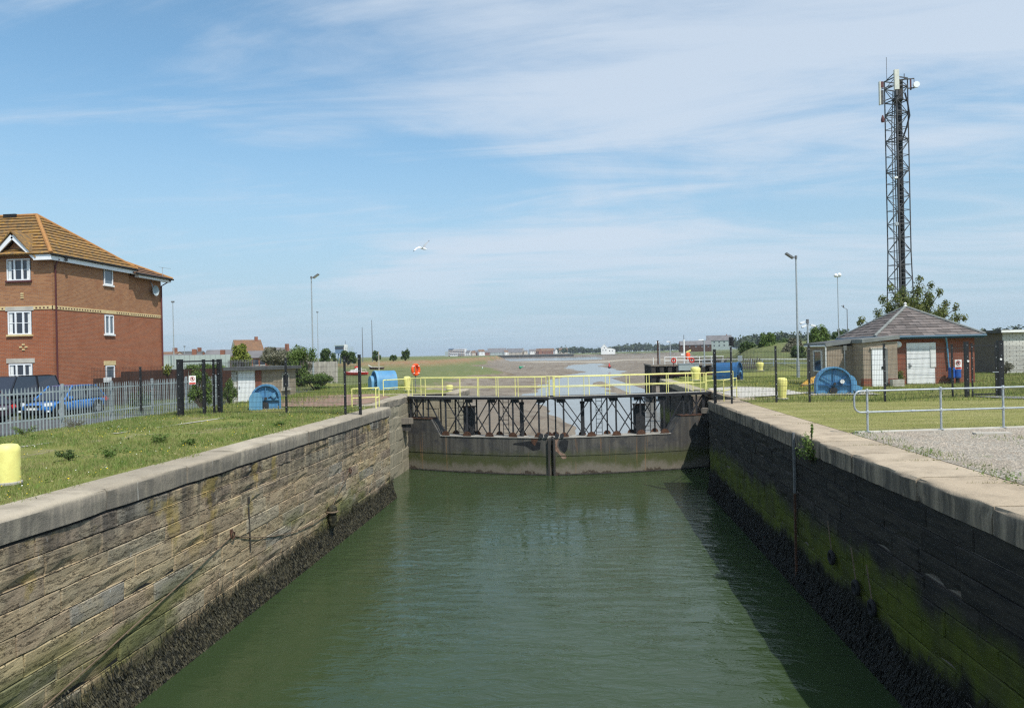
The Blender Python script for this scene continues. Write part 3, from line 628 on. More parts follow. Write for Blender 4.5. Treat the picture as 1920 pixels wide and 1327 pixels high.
tuft('grass', (7.3, 34, 29.6, 58), 70000, .04, .16, .022, 'grass_long', 'unmown grass behind the right mesh fence', lambda x, y: (.25+.8*pat(x, y, .6, 1))*(1-smooth(6, 7, x)*smooth(11.5, 10.5, x)*smooth(32.5, 33.5, y)*smooth(43, 42, y)*.9), .6, lambda x, y: 0*x)
for _i, _y in enumerate((11.9, 14.3, 16.6, 21.4, 24.2)): tuft('grass', (5.75, 6.95, _y, _y+.1), 260, .015, .06, .010, 'grass_dry', ('nearest', 'second', 'third', 'fourth', 'farthest')[_i]+' line of dry weeds in a joint of the right coping', lambda x, y: smooth(5.8, 6.9, x), 1.0, lambda x, y: 0*x)
tuft('grass', (6.75, 13.5, 8, 19.2), 16000, .03, .13, .014, 'grass_long', 'weeds and grass along the gravel edge by the right coping', lambda x, y: (y < ke(x))*np.clip(np.exp(-((x-7.0-.15*np.sin(y*1.9))/.22)**2)*pat(x, y, 1.9, 1)*1.3+.5*smooth(.74, .9, pat(x, y, 1.7, 3)), 0, 1), .7, lambda x, y: 0*x)
def flowers(name, region, n, mat, label, dens, zf):
    x0, x1, y0, y1 = region; x = rng.uniform(x0, x1, n); y = rng.uniform(y0, y1, n); k = rng.uniform(0, 1, n) < dens(x, y); x, y = x[k], y[k]; n = len(x)
    z = zf(x, y)+rng.uniform(.05, .16, n); s = rng.uniform(.006, .014, n); v = np.empty((n, 4, 3))
    t_ = rng.uniform(-.4, .4, n)*s
    v[:, 0] = np.c_[x-s, y, z-t_]; v[:, 1] = np.c_[x, y-s, z-s*.5]; v[:, 2] = np.c_[x+s, y, z+t_]; v[:, 3] = np.c_[x, y+s, z+s*.5]
    tag(link(name, npmesh(name, v.reshape(-1, 3), np.arange(4*n).reshape(n, 4)), mat), label, 'flowers', None, 'stuff')
flowers('wildflowers', (-20, -9.1, 10, 31), 1700, 'petal_yellow', 'small yellow wildflowers in the grass of the left verge', lambda x, y: smooth(.5, .8, pat(x, y, 1.1, 5)), hl)
flowers('wildflowers', (-20, -9.1, 10, 30), 260, 'petal_white', 'scattered white daisies in the left verge', lambda x, y: 0*x+.6, hl)
flowers('wildflowers', (7.4, 16, 29.8, 48), 1600, 'petal_yellow', 'small yellow wildflowers behind the right mesh fence', lambda x, y: smooth(.5, .8, pat(x, y, .9, 3)), lambda x, y: 0*x)
flowers('wildflowers', (-19, -10.5, 31, 50), 900, 'petal_yellow', 'yellow wildflowers around the far left winch', lambda x, y: smooth(.5, .8, pat(x, y, .9, 1)), hl)

def ground_leaves(name, region, n, size, mat, label, dens, zf):
    x0, x1, y0, y1 = region; x = rng.uniform(x0, x1, n); y = rng.uniform(y0, y1, n); k = rng.uniform(0, 1, n) < dens(x, y); x, y = x[k], y[k]; n = len(x)
    z = zf(x, y)+rng.uniform(.0, .09, n); s = size*rng.uniform(.6, 1.5, n); a = rng.uniform(0, 6.28, n); t_ = rng.uniform(-.5, .5, (n, 2))
    v = np.empty((n, 4, 3)); ca_, sa_ = np.cos(a)*s, np.sin(a)*s
    v[:, 0] = np.c_[x-ca_, y-sa_, z-t_[:, 0]*s]; v[:, 1] = np.c_[x+sa_*.5, y-ca_*.5, z-t_[:, 1]*s]; v[:, 2] = np.c_[x+ca_, y+sa_, z+t_[:, 0]*s]; v[:, 3] = np.c_[x-sa_*.5, y+ca_*.5, z+t_[:, 1]*s]
    tag(link(name, npmesh(name, v.reshape(-1, 3), np.arange(4*n).reshape(n, 4)), mat), label, 'weeds', None, 'stuff')
ground_leaves('ground_weeds', (-20, -8.9, 9.5, 31), 42000, .03, 'leaf_mid', 'patches of low broad leaved weeds and clover in the left verge', lambda x, y: edge_l(x, y)*smooth(.60, .85, pat(x, y, 1.5, 7)*.6+pat(x, y, 4.3, 1)*.4), hl)
ground_leaves('ground_weeds', (-20, -8.8, 9.5, 31), 16000, .022, 'grass_dry', 'dry brown leaf litter and dead stalks along the left coping', lambda x, y: edge_l(x, y)*np.exp(-((x+9.25)/.5)**2), hl)
ground_leaves('ground_weeds', (6.6, 14, 9, 19), 14000, .022, 'leaf_mid', 'low weeds spreading over the gravel by the right coping', lambda x, y: (y < ke(x))*np.clip(np.exp(-((x-7.05)/.25)**2)*smooth(.35, .7, pat(x, y, 2.2, 1))+smooth(.74, .88, pat(x, y, 1.3, 6)), 0, 1), lambda x, y: 0*x)
def stones_loose(name, region, n, mat, label, dens, zf, s0=.012, s1=.045):
    x0, x1, y0, y1 = region; x = rng.uniform(x0, x1, n); y = rng.uniform(y0, y1, n); k = rng.uniform(0, 1, n) < dens(x, y); x, y = x[k], y[k]; n = len(x); z = zf(x, y); s = rng.uniform(s0, s1, n)
    d = np.array([(1, 0, 0), (0, 1, 0), (-1, 0, 0), (0, -1, 0), (0, 0, .8)]); v = np.c_[x, y, z][:, None, :]+d[None]*s[:, None, None]*rng.uniform(.6, 1.2, (n, 5, 1)); a = (np.arange(n)*5)[:, None, None]
    f = np.array([(0, 1, 4), (1, 2, 4), (2, 3, 4), (3, 0, 4)])[None]+a
    tag(link(name, npmesh(name, v.reshape(-1, 3), f.reshape(-1, 3)), mat), label, 'gravel', None, 'stuff')
pm('pebble', (.42, .36, .29), (.24, .20, .16), 14, .9)
stones_loose('loose_gravel', (6.95, 16, 9, 20.5), 26000, 'pebble', 'loose gravel scattered over the yard on the right', lambda x, y: (y < ke(x)-.05)*(.4+.6*pat(x, y, 1.9)), lambda x, y: 0*x+.008, .008, .03)

# ================================================================== lock gate
def gate_leaf(label, hx, hy, mx, my, side):
    h, m_ = Vector((hx, hy, 0)), Vector((mx, my, 0)); d = m_-h; L = d.length; u = d.normalized(); n = Vector((u.y, -u.x, 0))
    if n.y > 0: n = -n
    g = thing('lock_gate', label, 'lock gate', ((hx+mx)/2, (hy+my)/2, ZW), 'lock gate leaves')
    def P(s, off=0., z=0.): p = h+d*s+n*(.32*4*s*(1-s)+off); return Vector((p.x, p.y, z))
    top = lambda s: -1.25 if s < .19 else (-1.25-.9*(s-.19)/.07 if s < .26 else -2.15)
    S = sorted(set([i/24 for i in range(25)]+[.19, .26])); vs = []; fs = []
    for s in S: vs += [P(s, 0, -5.2), P(s, 0, top(s)), P(s, -.85, top(s)), P(s, -.85, -5.2)]
    for i in range(len(S)-1):
        for q in range(4): a = i*4+q; b = i*4+(q+1) % 4; fs.append((a, b, b+4, a+4))
    fs += [(0, 1, 2, 3), tuple(len(vs)-4+q for q in (3, 2, 1, 0))]
    sk = MB().add(vs, fs).build('skin_plate', 'gate_skin', g, smooth=True)
    def ribbon(name, s0, s1, o0, o1, z0, z1, mat, k=16, par=g):
        vs = []; fs = []
        for i in range(k+1):
            s = s0+(s1-s0)*i/k; vs += [P(s, o0, z0), P(s, o1, z0), P(s, o1, z1), P(s, o0, z1)]
        for i in range(k):
            for q in range(4): a = i*4+q; b = i*4+(q+1) % 4; fs.append((a, b, b+4, a+4))
        fs += [(0, 1, 2, 3), tuple(4*k+q for q in (3, 2, 1, 0))]
        return MB().add(vs, fs).build(name, mat, par)
    ribbon('deck_plate', .26, .985, .035, -.88, -2.15+.003, -2.11, 'concrete')
    ribbon('heel_deck', 0, .192, .03, -.87, -1.247, -1.21, 'rust', 4)
    ribbon('seam_strip', .01, .975, .002, .022, -3.06, -3.03, 'gate_skin', 16, sk)
    ribbon('rubbing_timber', .03, .97, .003, .05, -4.04, -3.98, 'timber_black', 16, sk)
    # heel and mitre posts
    MB().bar(P(-.015, -.35, -5), P(-.015, -.35, -1.0), .42, .5).build('heel_post', 'timber_black', g)
    MB().bar(P(.992, .03, -5), P(.992, .03, -2.2), .09, .2).build('mitre_post', 'timber_black', g)
    for s in (.955, .985):
        MB().lathe([(.11, -.05), (.11, .05)], P(s-.01, .02, -2.02), 12, 'y').build('lifting_ring', 'gate_steel', g)
    # lattice: front and rear frames
    nodes = [.30, .455, .61, .765, .93]
    ZB, ZT = -2.10, -.13
    def gus(s, off, k=1.):
        c = P(s, off, ZB); r = .24*k; vs = [c+u*r*math.cos(a)*1.0+Vector((0, 0, r*math.sin(a))) for a in [math.pi*i/8 for i in range(9)]]
        vs2 = [v+n*.03 for v in vs]; k_ = len(vs); MB().add(vs+vs2, [tuple(range(k_)), tuple(range(2*k_-1, k_-1, -1))]+[(i, (i+1) % k_, k_+(i+1) % k_, k_+i) for i in range(k_)]).build('gusset_plate', 'rust', g)
    for i, s in enumerate(nodes):
        MB().bar(P(s, -.06, ZB), P(s, -.06, ZT), .09, .09).build('post', 'gate_steel', g)
        MB().bar(P(s+.028, -.78, ZB), P(s+.028, -.78, ZT), .075, .075).build('rear_post', 'gate_steel', g)
        MB().bar(P(s-.012, -.06, ZT-.1), P(s+.04, -.06, ZT-.1), .05, .2).build('top_bracket', 'gate_steel', g)
        gus(s, -.02); gus(s+.03, -.80, .85)
        if i < len(nodes)-1:
            e = nodes[i+1]
            MB().bar(P(s+.006, -.03, ZT-.06), P(e-.01, -.03, ZB+.08), .06, .045).build('brace', 'gate_steel', g)
            MB().bar(P(s+.01, -.10, ZB+.08), P(e-.006, -.10, ZT-.06), .06, .045).build('brace', 'gate_steel', g)
            if i % 2 == 0: MB().bar(P(s+.03, -.76, ZT-.06), P(e+.02, -.76, ZB+.08), .055, .045).build('rear_brace', 'gate_steel', g)
            else: MB().bar(P(s+.03, -.76, ZB+.08), P(e+.02, -.76, ZT-.06), .055, .045).build('rear_brace', 'gate_steel', g)
    for s in (.025, .075, .125, .165):
        MB().bar(P(s, -.1, -1.22), P(s, -.1, ZT), .11 if s < .05 else .075).build('post', 'gate_steel', g)
    MB().bar(P(.03, -.08, ZT-.05), P(.12, -.08, -1.2), .06, .045).build('brace', 'gate_steel', g)
    MB().bar(P(.03, -.12, -1.2), P(.12, -.12, ZT-.05), .06, .045).build('brace', 'gate_steel', g)
    MB().bar(P(.165, -.1, ZT-.05), P(.295, -.05, ZB+.1), .065, .05).build('brace', 'gate_steel', g)
    MB().bar(P(.235, -.5, ZB+.5), P(.235, -.5, ZT), .07).build('post', 'gate_steel', g)
    MB().bar(P(.935, -.06, ZT-.22), P(1.0, -.06, ZT), .05, .05).build('knee_brace', 'gate_steel', g)
    # sluice paddle boxes
    pb = MB(); c0 = P(.405, -.62, 0); c1 = P(.475, -.62, 0); pb.bar((*((c0+c1)/2)[:2], ZB), (*((c0+c1)/2)[:2], -.62), .58, .42)
    px_ = pb.build('paddle_box', 'gate_steel', g)
    MB().bar((*((c0+c1)/2)[:2], -.62), (*((c0+c1)/2)[:2], -.56), .64, .5).build('cap', 'rust', px_)
    MB().bar(P(.80, -.55, ZB), P(.80, -.55, -.45), .2, .2).build('paddle_rod_casing', 'gate_steel', g)
    MB().bar(P(.80, -.55, -.45), P(.80, -.55, -.33), .26, .26).build('casing_cap', 'gate_steel', g)
    # ladders
    for s in (.375, .685):
        ld = MB().bar(P(s, -.40, ZB), P(s, -.40, ZT), .035).build('ladder', 'gate_steel', g)
        MB().bar(P(s+.036, -.40, ZB), P(s+.036, -.40, ZT), .035).build('stile', 'gate_steel', ld)
        for k in range(8): z = ZB+.15+k*.23; MB().bar(P(s, -.40, z), P(s+.036, -.40, z), .022).build('rung', 'gate_steel', ld)
    # walkway and its yellow railings
    ribbon('walkway_deck', -.03, 1.0, .10, -.98, -.09, -.045, 'concrete')
    ribbon('front_edge_channel', -.03, 1.0, .14, .101, -.16, -.02, 'black_steel')
    ribbon('rear_edge_channel', -.03, 1.0, -.981, -1.02, -.16, -.02, 'black_steel')
    for s in [.04+.12*i for i in range(9)]: MB().bar(P(s, .12, -.125), P(s, -1.0, -.125), .07, .06).build('cross_beam', 'black_steel', g)
    for off, nm in ((.115, 'front_railing'), (-.995, 'rear_railing')):
        k = 14; a0 = .02 if off > 0 else .045
        rl = MB().tube([P(a0+(.985-a0)*i/k, off, .98) for i in range(k+1)], .021, 8).build(nm, 'yellow_rail', g, True)
        MB().tube([P(a0+(.985-a0)*i/k, off, .47) for i in range(k+1)], .018, 8).build('mid_rail', 'yellow_rail', rl, True)
        for s in [a0, a0+.035]+[.16+.13*i+(.06 if off < 0 else 0) for i in range(6)]+[.958, .985]:
            MB().tube([P(s, off, -.1), P(s, off, .98)], .019, 8).build('baluster', 'yellow_rail', rl, True)
    rl = MB().tube([P(.02, .115, .98), P(.012, -.2, .98), P(.012, -.2, .47), P(.02, .115, .47)], .022, 8).build('end_loop', 'yellow_rail', g, True)
    if side > 0:
        def patch(name, pts, off, mat): q = [P(1-a/L, off, z) for a, z in pts]; w2 = [v-n*.02 for v in q]; k_ = len(q); MB().add(q+w2, [tuple(range(k_)), tuple(range(2*k_-1, k_-1, -1))]+[(i, (i+1) % k_, k_+(i+1) % k_, k_+i) for i in range(k_)]).build(name, mat, sk)
        patch('bare_patch', [(.12, -2.2), (.32, -2.18), (.24, -2.36), (.22, -2.55), (.29, -2.7), (.36, -2.84), (.5, -2.93), (.62, -2.98), (.68, -3.1), (.66, -3.2), (.5, -3.22), (.42, -3.14), (.34, -3.0), (.22, -2.86), (.13, -2.8)], .006, 'bare_steel')
        patch('tar_patch', [(.36, -2.3), (.62, -2.2), (.8, -2.3), (.72, -2.75), (.6, -2.92), (.38, -2.74), (.29, -2.5)], .005, 'black_steel')
    else:
        def patch(name, pts, off, mat): q = [P(1-a/L, off, z) for a, z in pts]; w2 = [v-n*.02 for v in q]; k_ = len(q); MB().add(q+w2, [tuple(range(k_)), tuple(range(2*k_-1, k_-1, -1))]+[(i, (i+1) % k_, k_+(i+1) % k_, k_+i) for i in range(k_)]).build(name, mat, sk)
        patch('tar_patch', [(.5, -2.35), (1.1, -2.3), (1.9, -2.42), (2.0, -2.5), (1.3, -2.56), (.9, -2.8), (.55, -2.72)], .005, 'black_steel'); patch('rust_stain', [(.62, -2.18), (1.0, -2.17), (.96, -2.4), (.8, -2.55), (.7, -2.34)], .008, 'rust')
    return g
pm('bare_steel', (.25, .17, .13), (.16, .09, .06), 9, .9, .4, 30)
gate_leaf('left lock gate leaf with black lattice frame, rusty gussets and yellow railing', -9.6, 38.95, -1.58, 36.55, -1)
gate_leaf('right lock gate leaf with peeled paint patch at its mitre and yellow railing', 6.75, 38.95, -1.46, 36.55, 1)
o = thing('timber_fender', 'grey timber fender beam jutting from the left recess wall above the gate heel', 'fender', (-9.6, 37.6, -1.3))
MB().bar((-10.2, 37.4, -1.28), (-9.05, 37.9, -1.28), .42, .3).build('beam', 'timber_grey', o); MB().bar((-10.0, 37.55, -1.62), (-9.2, 37.95, -1.62), .34, .36).build('bracket', 'timber_black', o)
o = thing('timber_fender', 'dark timber fender beam jutting from the right recess wall above the gate heel', 'fender', (6.6, 37.6, -1))
MB().bar((7.3, 37.6, -.95), (6.3, 38.0, -.95), .42, .26).build('beam', 'timber_grey', o); MB().bar((7.2, 37.65, -1.28), (6.4, 38.0, -1.28), .36, .38).build('bracket', 'timber_black', o)

# ================================================================== things on the lock walls
def chain(pts, label, sag=0., r=.013, n=14):
    p0 = [Vector(p) for p in pts]; P_ = []
    for a, b in zip(p0[:-1], p0[1:]):
        for i in range(n): t = i/n; q = a.lerp(b, t); q.z -= sag*4*t*(1-t); P_.append(q)
    P_.append(p0[-1]); o = MB().tube(P_, r, 6).build('chain', 'chain', None, True); return tag(o, label, 'chain', 'chains on the left wall')
xw = XL+.018
chain([(xw, 25.09, -1.88), (xw+.02, 22.9, -2.86)], 'short straight chain slanting between two rings on the left wall')
chain([(xw+.02, 22.8, -2.9), (xw, 16.3, -1.98)], 'sagging chain along the left wall from tyre fender to ring', .30)
chain([(xw, 16.25, -2.0), (xw+.02, 10.2, -3.08), (xw+.05, 7.5, -3.6)], 'long chain running down the left wall towards the water', .02)
def ring(y, z, label):
    o = thing('mooring_ring', label, 'ring', (XL+.03, y, z), 'mooring rings')
    MB().torus((XL+.05, y, z-.07), .08, .018, 'x', 14, 6).build('ring', 'rust', o, True); B(XL-.02, XL+.02, y-.06, y+.06, z-.05, z+.07).build('ring_plate', 'rust', o); return o
ring(16.3, -1.9, 'rusty mooring ring in the left wall where two chains meet'); ring(25.1, -1.83, 'small rusty ring at the top of the short chain on the left wall')
o = thing('rope_fender', 'weed covered fender ball where the chains join on the left wall', 'fender', (XL+.12, 22.85, -3))
MB().lathe([(.03, -.5), (.12, -.42), (.15, -.2), (.13, -.02), (.17, .06), (.14, .2), (.05, .26)], (XL+.14, 22.85, -2.9), 12).build('body', 'weed_wrack', o, True)
MB().torus((XL+.14, 22.85, -2.86), .17, .035, 'z', 16, 6).build('ring_band', 'chain', o, True)
o = thing('drain_slot', 'narrow vertical groove with iron bracket in the left wall', 'bracket', (XL, 17.2, -1.6)); MB().bar((XL+.005, 17.22, -1.5), (XL+.005, 17.28, -2.6), .03, .03).build('rod', 'timber_black', o); B(XL+.0, XL+.03, 17.18, 17.25, -1.42, -1.24).build('clamp', 'timber_black', o)
o = thing('depth_gauge_post', 'rusty vertical steel guide fixed down the right lock wall', 'guide post', (XR-.08, 19.35, -4))
MB().bar((XR-.06, 19.35, -5), (XR-.06, 19.35, -1.6), .05, .07).build('lower_rail', 'rust', o); MB().bar((XR-.06, 19.35, -1.6), (XR-.06, 19.35, -.01), .05, .07).build('upper_rail', 'mast_steel', o)
for i, (y, z) in enumerate([(16.6, -2.5), (15.2, -2.72), (14.4, -2.85)]):
    o = thing('tyre_fender', ['black tyre fender nearest the steel guide on the right wall', 'middle black tyre fender on the right wall', 'lowest black tyre fender on the right wall'][i], 'tyre', (XR-.06, y, z), 'tyre fenders on the right wall')
    MB().torus((XR-.08, y, z), .12, .05, 'x', 16, 8).build('tyre', 'tyre', o, True); MB().bar((XR-.07, y, z+.1), (XR-.05, y+.3, z+.75), .02).build('rope', 'chain', o)
# fern on the right wall
def plant(name, label, c, n, size, rad, mat='leaf_mid', stems=6, cat='plant', group=None, flat=.3):
    o = thing(name, label, cat, c, group); b = []; sm = MB()
    for i in range(stems):
        a = rnd.uniform(0, 6.28); q = rnd.uniform(.2, 1); e = Vector((c[0]+rad[0]*q*math.cos(a)*.8, c[1]+rad[1]*q*math.sin(a)*.8, c[2]+rad[2]*rnd.uniform(.6, 1.7)))
        sm.tube([c, (Vector(c)+e)/2+Vector((0, 0, rad[2]*.15)), e], [.012, .009, .005], 5); b.append((tuple(e), (rad[0]*.38, rad[1]*.38, rad[2]*.5))); b.append((tuple((Vector(c)+e*2)/3), (rad[0]*.3, rad[1]*.3, rad[2]*.42)))
    sm.build('stem', 'bark', o); v, f = leaves(b, n, size, flat, .2); link('foliage', npmesh('foliage', v, f), mat, o); return o
plant('wall_shrub', 'leafy shrub sprouting from the right wall below the coping', (XR-.06, 18.0, -.62), 620, .034, (.34, .5, .36), 'leaf_mid', 16)
plant('buddleia_sprig', 'thin seedling rising above the right coping', (XR-.02, 18.0, -.05), 60, .04, (.06, .12, .2), 'leaf_mid', 3)
for i, (x, y, s, m_, lb) in enumerate([(-11.6, 15.2, .15, 'leaf_dark', 'dark leafy weed clump behind the foreground bollard'), (-10.9, 15.6, .12, 'leaf_mid', 'small weed clump right of the larger dark clump'), (-11.3, 18.2, .17, 'leaf_mid', 'bushy weed in the middle of the left verge'), (-10.2, 17.8, .11, 'leaf_mid', 'single upright weed near the left coping'), (-9.8, 22.5, .12, 'leaf_mid', 'little weed near the coping before the fence'), (-18.8, 22.6, .22, 'leaf_mid', 'weed clump at the foot of the palisade fence'), (-19.3, 25.6, .25, 'leaf_grey', 'dry grey weed clump against the palisade fence')]):
    plant('weed_clump', lb, (x, y, float(hl(np.array(x), np.array(y)))), 520, .024, (s*1.9, s*1.9, s*.85), m_, 14, 'weed', 'weeds in the left verge')

# ================================================================== bollards
def bollard(label, x, y, hgt, r, flare=False, z=0.):
    o = thing('bollard', label, 'bollard', (x, y, z), 'yellow mooring bollards')
    p = [(r*1.0, -.1), (r*1.0, .02), (r, hgt*.8), (r*.97, hgt*.9), (r*.8, hgt*.97), (r*.4, hgt)] if not flare else [(r*.72, -.1), (r*.72, .02), (r*.78, hgt*.3), (r*.98, hgt*.72), (r, hgt*.86), (r*.88, hgt*.95), (r*.45, hgt)]
    MB().lathe(p, (x, y, z), 28).build('post', 'yellow', o, True); MB().lathe([(r*1.12, 0), (r*1.12, .035), (r*1.02, .05)], (x, y, z), 28).build('base_flange', 'concrete', o, True); return o
bollard('large yellow rounded bollard at the left edge of the foreground grass', -10.55, 12.25, .74, .21)
bollard('yellow bollard beside the orange lifebuoy by the left gate', -10.95, 44.6, .92, .24, True)
bollard('yellow bollard just beyond the right end of the gate walkway', 8.4, 53.2, .98, .36, True)
bollard('yellow bollard behind the right mesh fence near the concrete', 8.72, 32.0, .93, .23, True)
bollard('far yellow bollard on the grass beside the wooden stakes', 18.0, 73.8, .85, .38, True)
bollard('yellow bollard half hidden by the bush under the left lamp post', -25.0, 66.5, .55, .42)
bollard('low yellow bollard top on the left entrance pier', -8.3, 45.0, .3, .22)

# ================================================================== yellow guard rails on the quay
def guard(label, pts, hgt=1.0):
    o = thing('guard_rail', label, 'railing', (*pts[0], 0), 'yellow guard rails')
    MB().tube([(p[0], p[1], hgt) for p in pts], .026).build('top_rail', 'yellow_rail', o, True); MB().tube([(p[0], p[1], hgt*.5) for p in pts], .022).build('mid_rail', 'yellow_rail', o, True)
    for p in pts: MB().tube([(*p, -.02), (*p, hgt)], .024).build('post', 'yellow_rail', o, True)
guard('yellow guard rail at the far end of the left coping by the mesh fence', [(-9.95, 30.45), (-8.95, 31.2), (-8.75, 30.0)], .82)
guard('yellow guard rail on the quay in front of the far left winch', [(-10.85, 38.7), (-9.75, 40.1)], .9)
guard('yellow guard rail corner at the far end of the right coping', [(5.75, 31.5), (6.05, 31.0), (7.1, 33.4)], .9)
guard('yellow guard rail on the right quay beside the gate walkway', [(7.15, 41.5), (9.0, 43.3)], .9)

# ================================================================== winches
def winch(label, loc, rz, r=.72, ln=.9, small=(-.62, .42), paint='blue_paint', cover='blue_pale', back=False):
    o = thing('winch', label, 'winch', loc, 'blue gate winches', rz)
    def arch(r_, h0, n=14): return [(-r_, 0), (-r_, h0)]+[(-r_*math.cos(math.pi*i/n), h0+r_*math.sin(math.pi*i/n)) for i in range(1, n)]+[(r_, h0), (r_, 0)]
    h0 = .48
    def ab(name, r_, h_, y0, y1, mat, xo=0., par=o): return MB().prism([(x+xo, z) for x, z in arch(r_, h_)], 'y', y0, y1).build(name, mat, par, True, False)
    ab('hood', r, h0, .14, ln, cover if back else paint)
    # rim round the open face
    ri = arch(r+.025, h0); ro = arch(r-.05, h0); vs = [(x, 0., z) for x, z in ri]+[(x, 0., z) for x, z in ro]+[(x, .16, z) for x, z in ri]+[(x, .16, z) for x, z in ro]; n = len(ri); fs = []
    for i in range(n-1): fs += [(i, i+1, n+i+1, n+i), (2*n+i, 3*n+i, 3*n+i+1, 2*n+i+1), (i, 2*n+i, 2*n+i+1, i+1), (n+i, n+i+1, 3*n+i+1, 3*n+i)]
    MB().add(vs, fs).build('rim', cover, o, True, False)
    MB().lathe([(.10, .03), (.10, .14)], (0, 0, h0), 16, 'y').build('hub', paint, o, True, False)
    MB().lathe([(.06, -.1), (.06, .0)], (0, 0, h0), 12, 'y').build('shaft', 'gate_steel', o, True, False)
    for k, a in enumerate((32, 90, 148)):
        e = (math.cos(R(a))*(r-.04), .07, h0+math.sin(R(a))*(r-.04)); MB().bar((math.cos(R(a))*.1, .07, h0+math.sin(R(a))*.1), e, .03, .05).build('rib', paint, o, False, False)
    MB().bar((-r+.05, .07, h0-.06), (r-.05, .07, h0-.06), .06, .07).build('cross_rib', paint, o, False, False)
    MB().bar((-.28, .05, h0-.1), (.1, .05, .1), .04).build('lever', paint, o, False, False)
    MB().lathe([(.1, -.03), (.1, .08)], (.34, 0, h0+.1), 14, 'y').build('bearing_cap', 'blue_light' if not back else 'white', o, True, False)
    MB().lathe([(.17, -.02), (.17, .12)], (-.05, 0, .16), 14, 'y').build('pinion', 'gate_steel', o, True, False)
    if small: 
        xo, rs = small
        if not back: ab('gear_cover', rs, .48, -.22, .12, 'blue_light', xo)
        else: ab('gear_cover', rs, .5, ln*.3, ln+.3, 'blue_light', xo); MB().bar((xo+rs*.4, ln*.3, .35), (xo+rs+.16, ln*.3, .15), .3, .3).build('guard', 'blue_light', o, False, False)
    MB().box(-r-.12, r+.12, -.1, ln+.1, -.12, .015).build('plinth', 'concrete', o, False, False); return o
winch('pale blue winch behind the left mesh fence in front of the hut', (-13.75, 30.2, 0), R(20), .60, .8, (-.40, .27), 'blue_pale', 'blue_pale')
winch('blue winch with open ribbed face in front of the brick annex', (11.95, 35.0, 0), R(-8), .78, .8, (.62, .40), 'blue_paint', 'blue_pale', True)
winch('large pale blue winch seen from its side at the left end of the gate', (-13.7, 46.6, 0), R(-58), .78, 1.4, (-.2, .45), 'blue_pale', 'blue_light')
winch('dark blue winch with long hood beyond the right end of the gate', (11.35, 52.3, 0), R(62), .80, 1.7, None, 'blue_paint', 'blue_paint')

# ================================================================== mesh security fences
def wire(p, q, hgt, name='mesh_panel', par=None, z0=.06):
    mb = MB(); a, b = Vector((*p, 0)), Vector((*q, 0)); L = (b-a).length; n = max(2, int(L/.06))
    for i in range(n+1): c = a.lerp(b, i/n); mb.bar((c.x, c.y, z0), (c.x, c.y, hgt), .006)
    for i in range(int((hgt-z0)/.2)+1): z = z0+i*.2; mb.bar((a.x, a.y, z), (b.x, b.y, z), .009)
    return mb.build(name, 'black_steel', par)
def sec_post(par, x, y, hgt, wd=.07, name='post', z=0.):
    p = B(x-wd/2, x+wd/2, y-wd/2, y+wd/2, z-.05, hgt).build(name, 'black_steel', par)
    B(x-wd/2-.006, x+wd/2+.006, y-wd/2-.006, y+wd/2+.006, hgt, hgt+.02).build('cap', 'black_steel', p)
    for k in range(5): zz_ = .25+k*(hgt-.4)/4; B(x-.012, x+.012, y-wd/2-.012, y-wd/2, zz_, zz_+.03).build('bolt', 'galv', p)
    return p
F1 = thing('mesh_fence', 'black mesh security fence across the left quay', 'fence', (-12, 27.4, 0), 'black mesh security fences')
LPs = [(-15.0, 28.1), (-11.75, 27.7), (-9.02, 26.8), (-8.42, 26.75)]
for i, p in enumerate(LPs): sec_post(F1, *p, 2.22 if i < 3 else 2.28, .07 if i < 3 else .10)
for a, b in zip(LPs[:-1], LPs[1:]): wire(a, b, 2.12, 'mesh_panel', F1)
G1 = thing('mesh_gate', 'black mesh gate in a tall frame left of the hut', 'gate', (-15.5, 27.3, 0), 'black mesh gates')
sec_post(G1, -15.98, 27.3, 2.24, .19, 'gate_post'); sec_post(G1, -15.2, 27.7, 2.22, .10, 'gate_frame_upright'); sec_post(G1, -14.85, 28.3, 2.22, .16, 'gate_post')
MB().bar((-15.98, 27.3, 2.17), (-14.85, 28.3, 2.17), .06).build('top_bar', 'black_steel', G1)
wire((-15.93, 27.35), (-14.9, 28.22), 2.1, 'mesh_leaf', G1)
F3 = thing('mesh_fence', 'short black mesh fence between the gate post and the palisade', 'fence', (-18, 27.2, 0), 'black mesh security fences')
sec_post(F3, -20.05, 31.0, 1.95, .07); wire((-16.05, 27.3), (-19.6, 27.1), 2.0, 'mesh_panel', F3)
F2 = thing('mesh_fence', 'black mesh security fence across the right quay', 'fence', (9, 30, 0), 'black mesh security fences')
RPs = [(5.62, 30.6), (6.12, 29.75), (8.0, 30.2), (9.3, 30.15), (12.1, 29.8), (16.05, 31.4)]
for i, p in enumerate(RPs[:-1]): sec_post(F2, *p, 2.28 if i != 0 else 2.2, .07 if i else .11)
for a, b in zip(RPs[:-1], RPs[1:]): wire(a, b, 2.16, 'mesh_panel', F2)
G2 = thing('mesh_gate', 'black mesh pedestrian gate in front of the red brick building', 'gate', (16.6, 31.8, 0), 'black mesh gates')
sec_post(G2, 16.2, 31.75, 2.3, .14, 'gate_post'); sec_post(G2, 16.42, 31.75, 2.22, .05, 'gate_frame_upright'); sec_post(G2, 17.45, 31.9, 2.22, .05, 'gate_frame_upright'); sec_post(G2, 17.65, 31.95, 2.32, .20, 'gate_post'); sec_post(G2, 18.05, 32.6, 2.2, .09, 'gate_frame_upright')
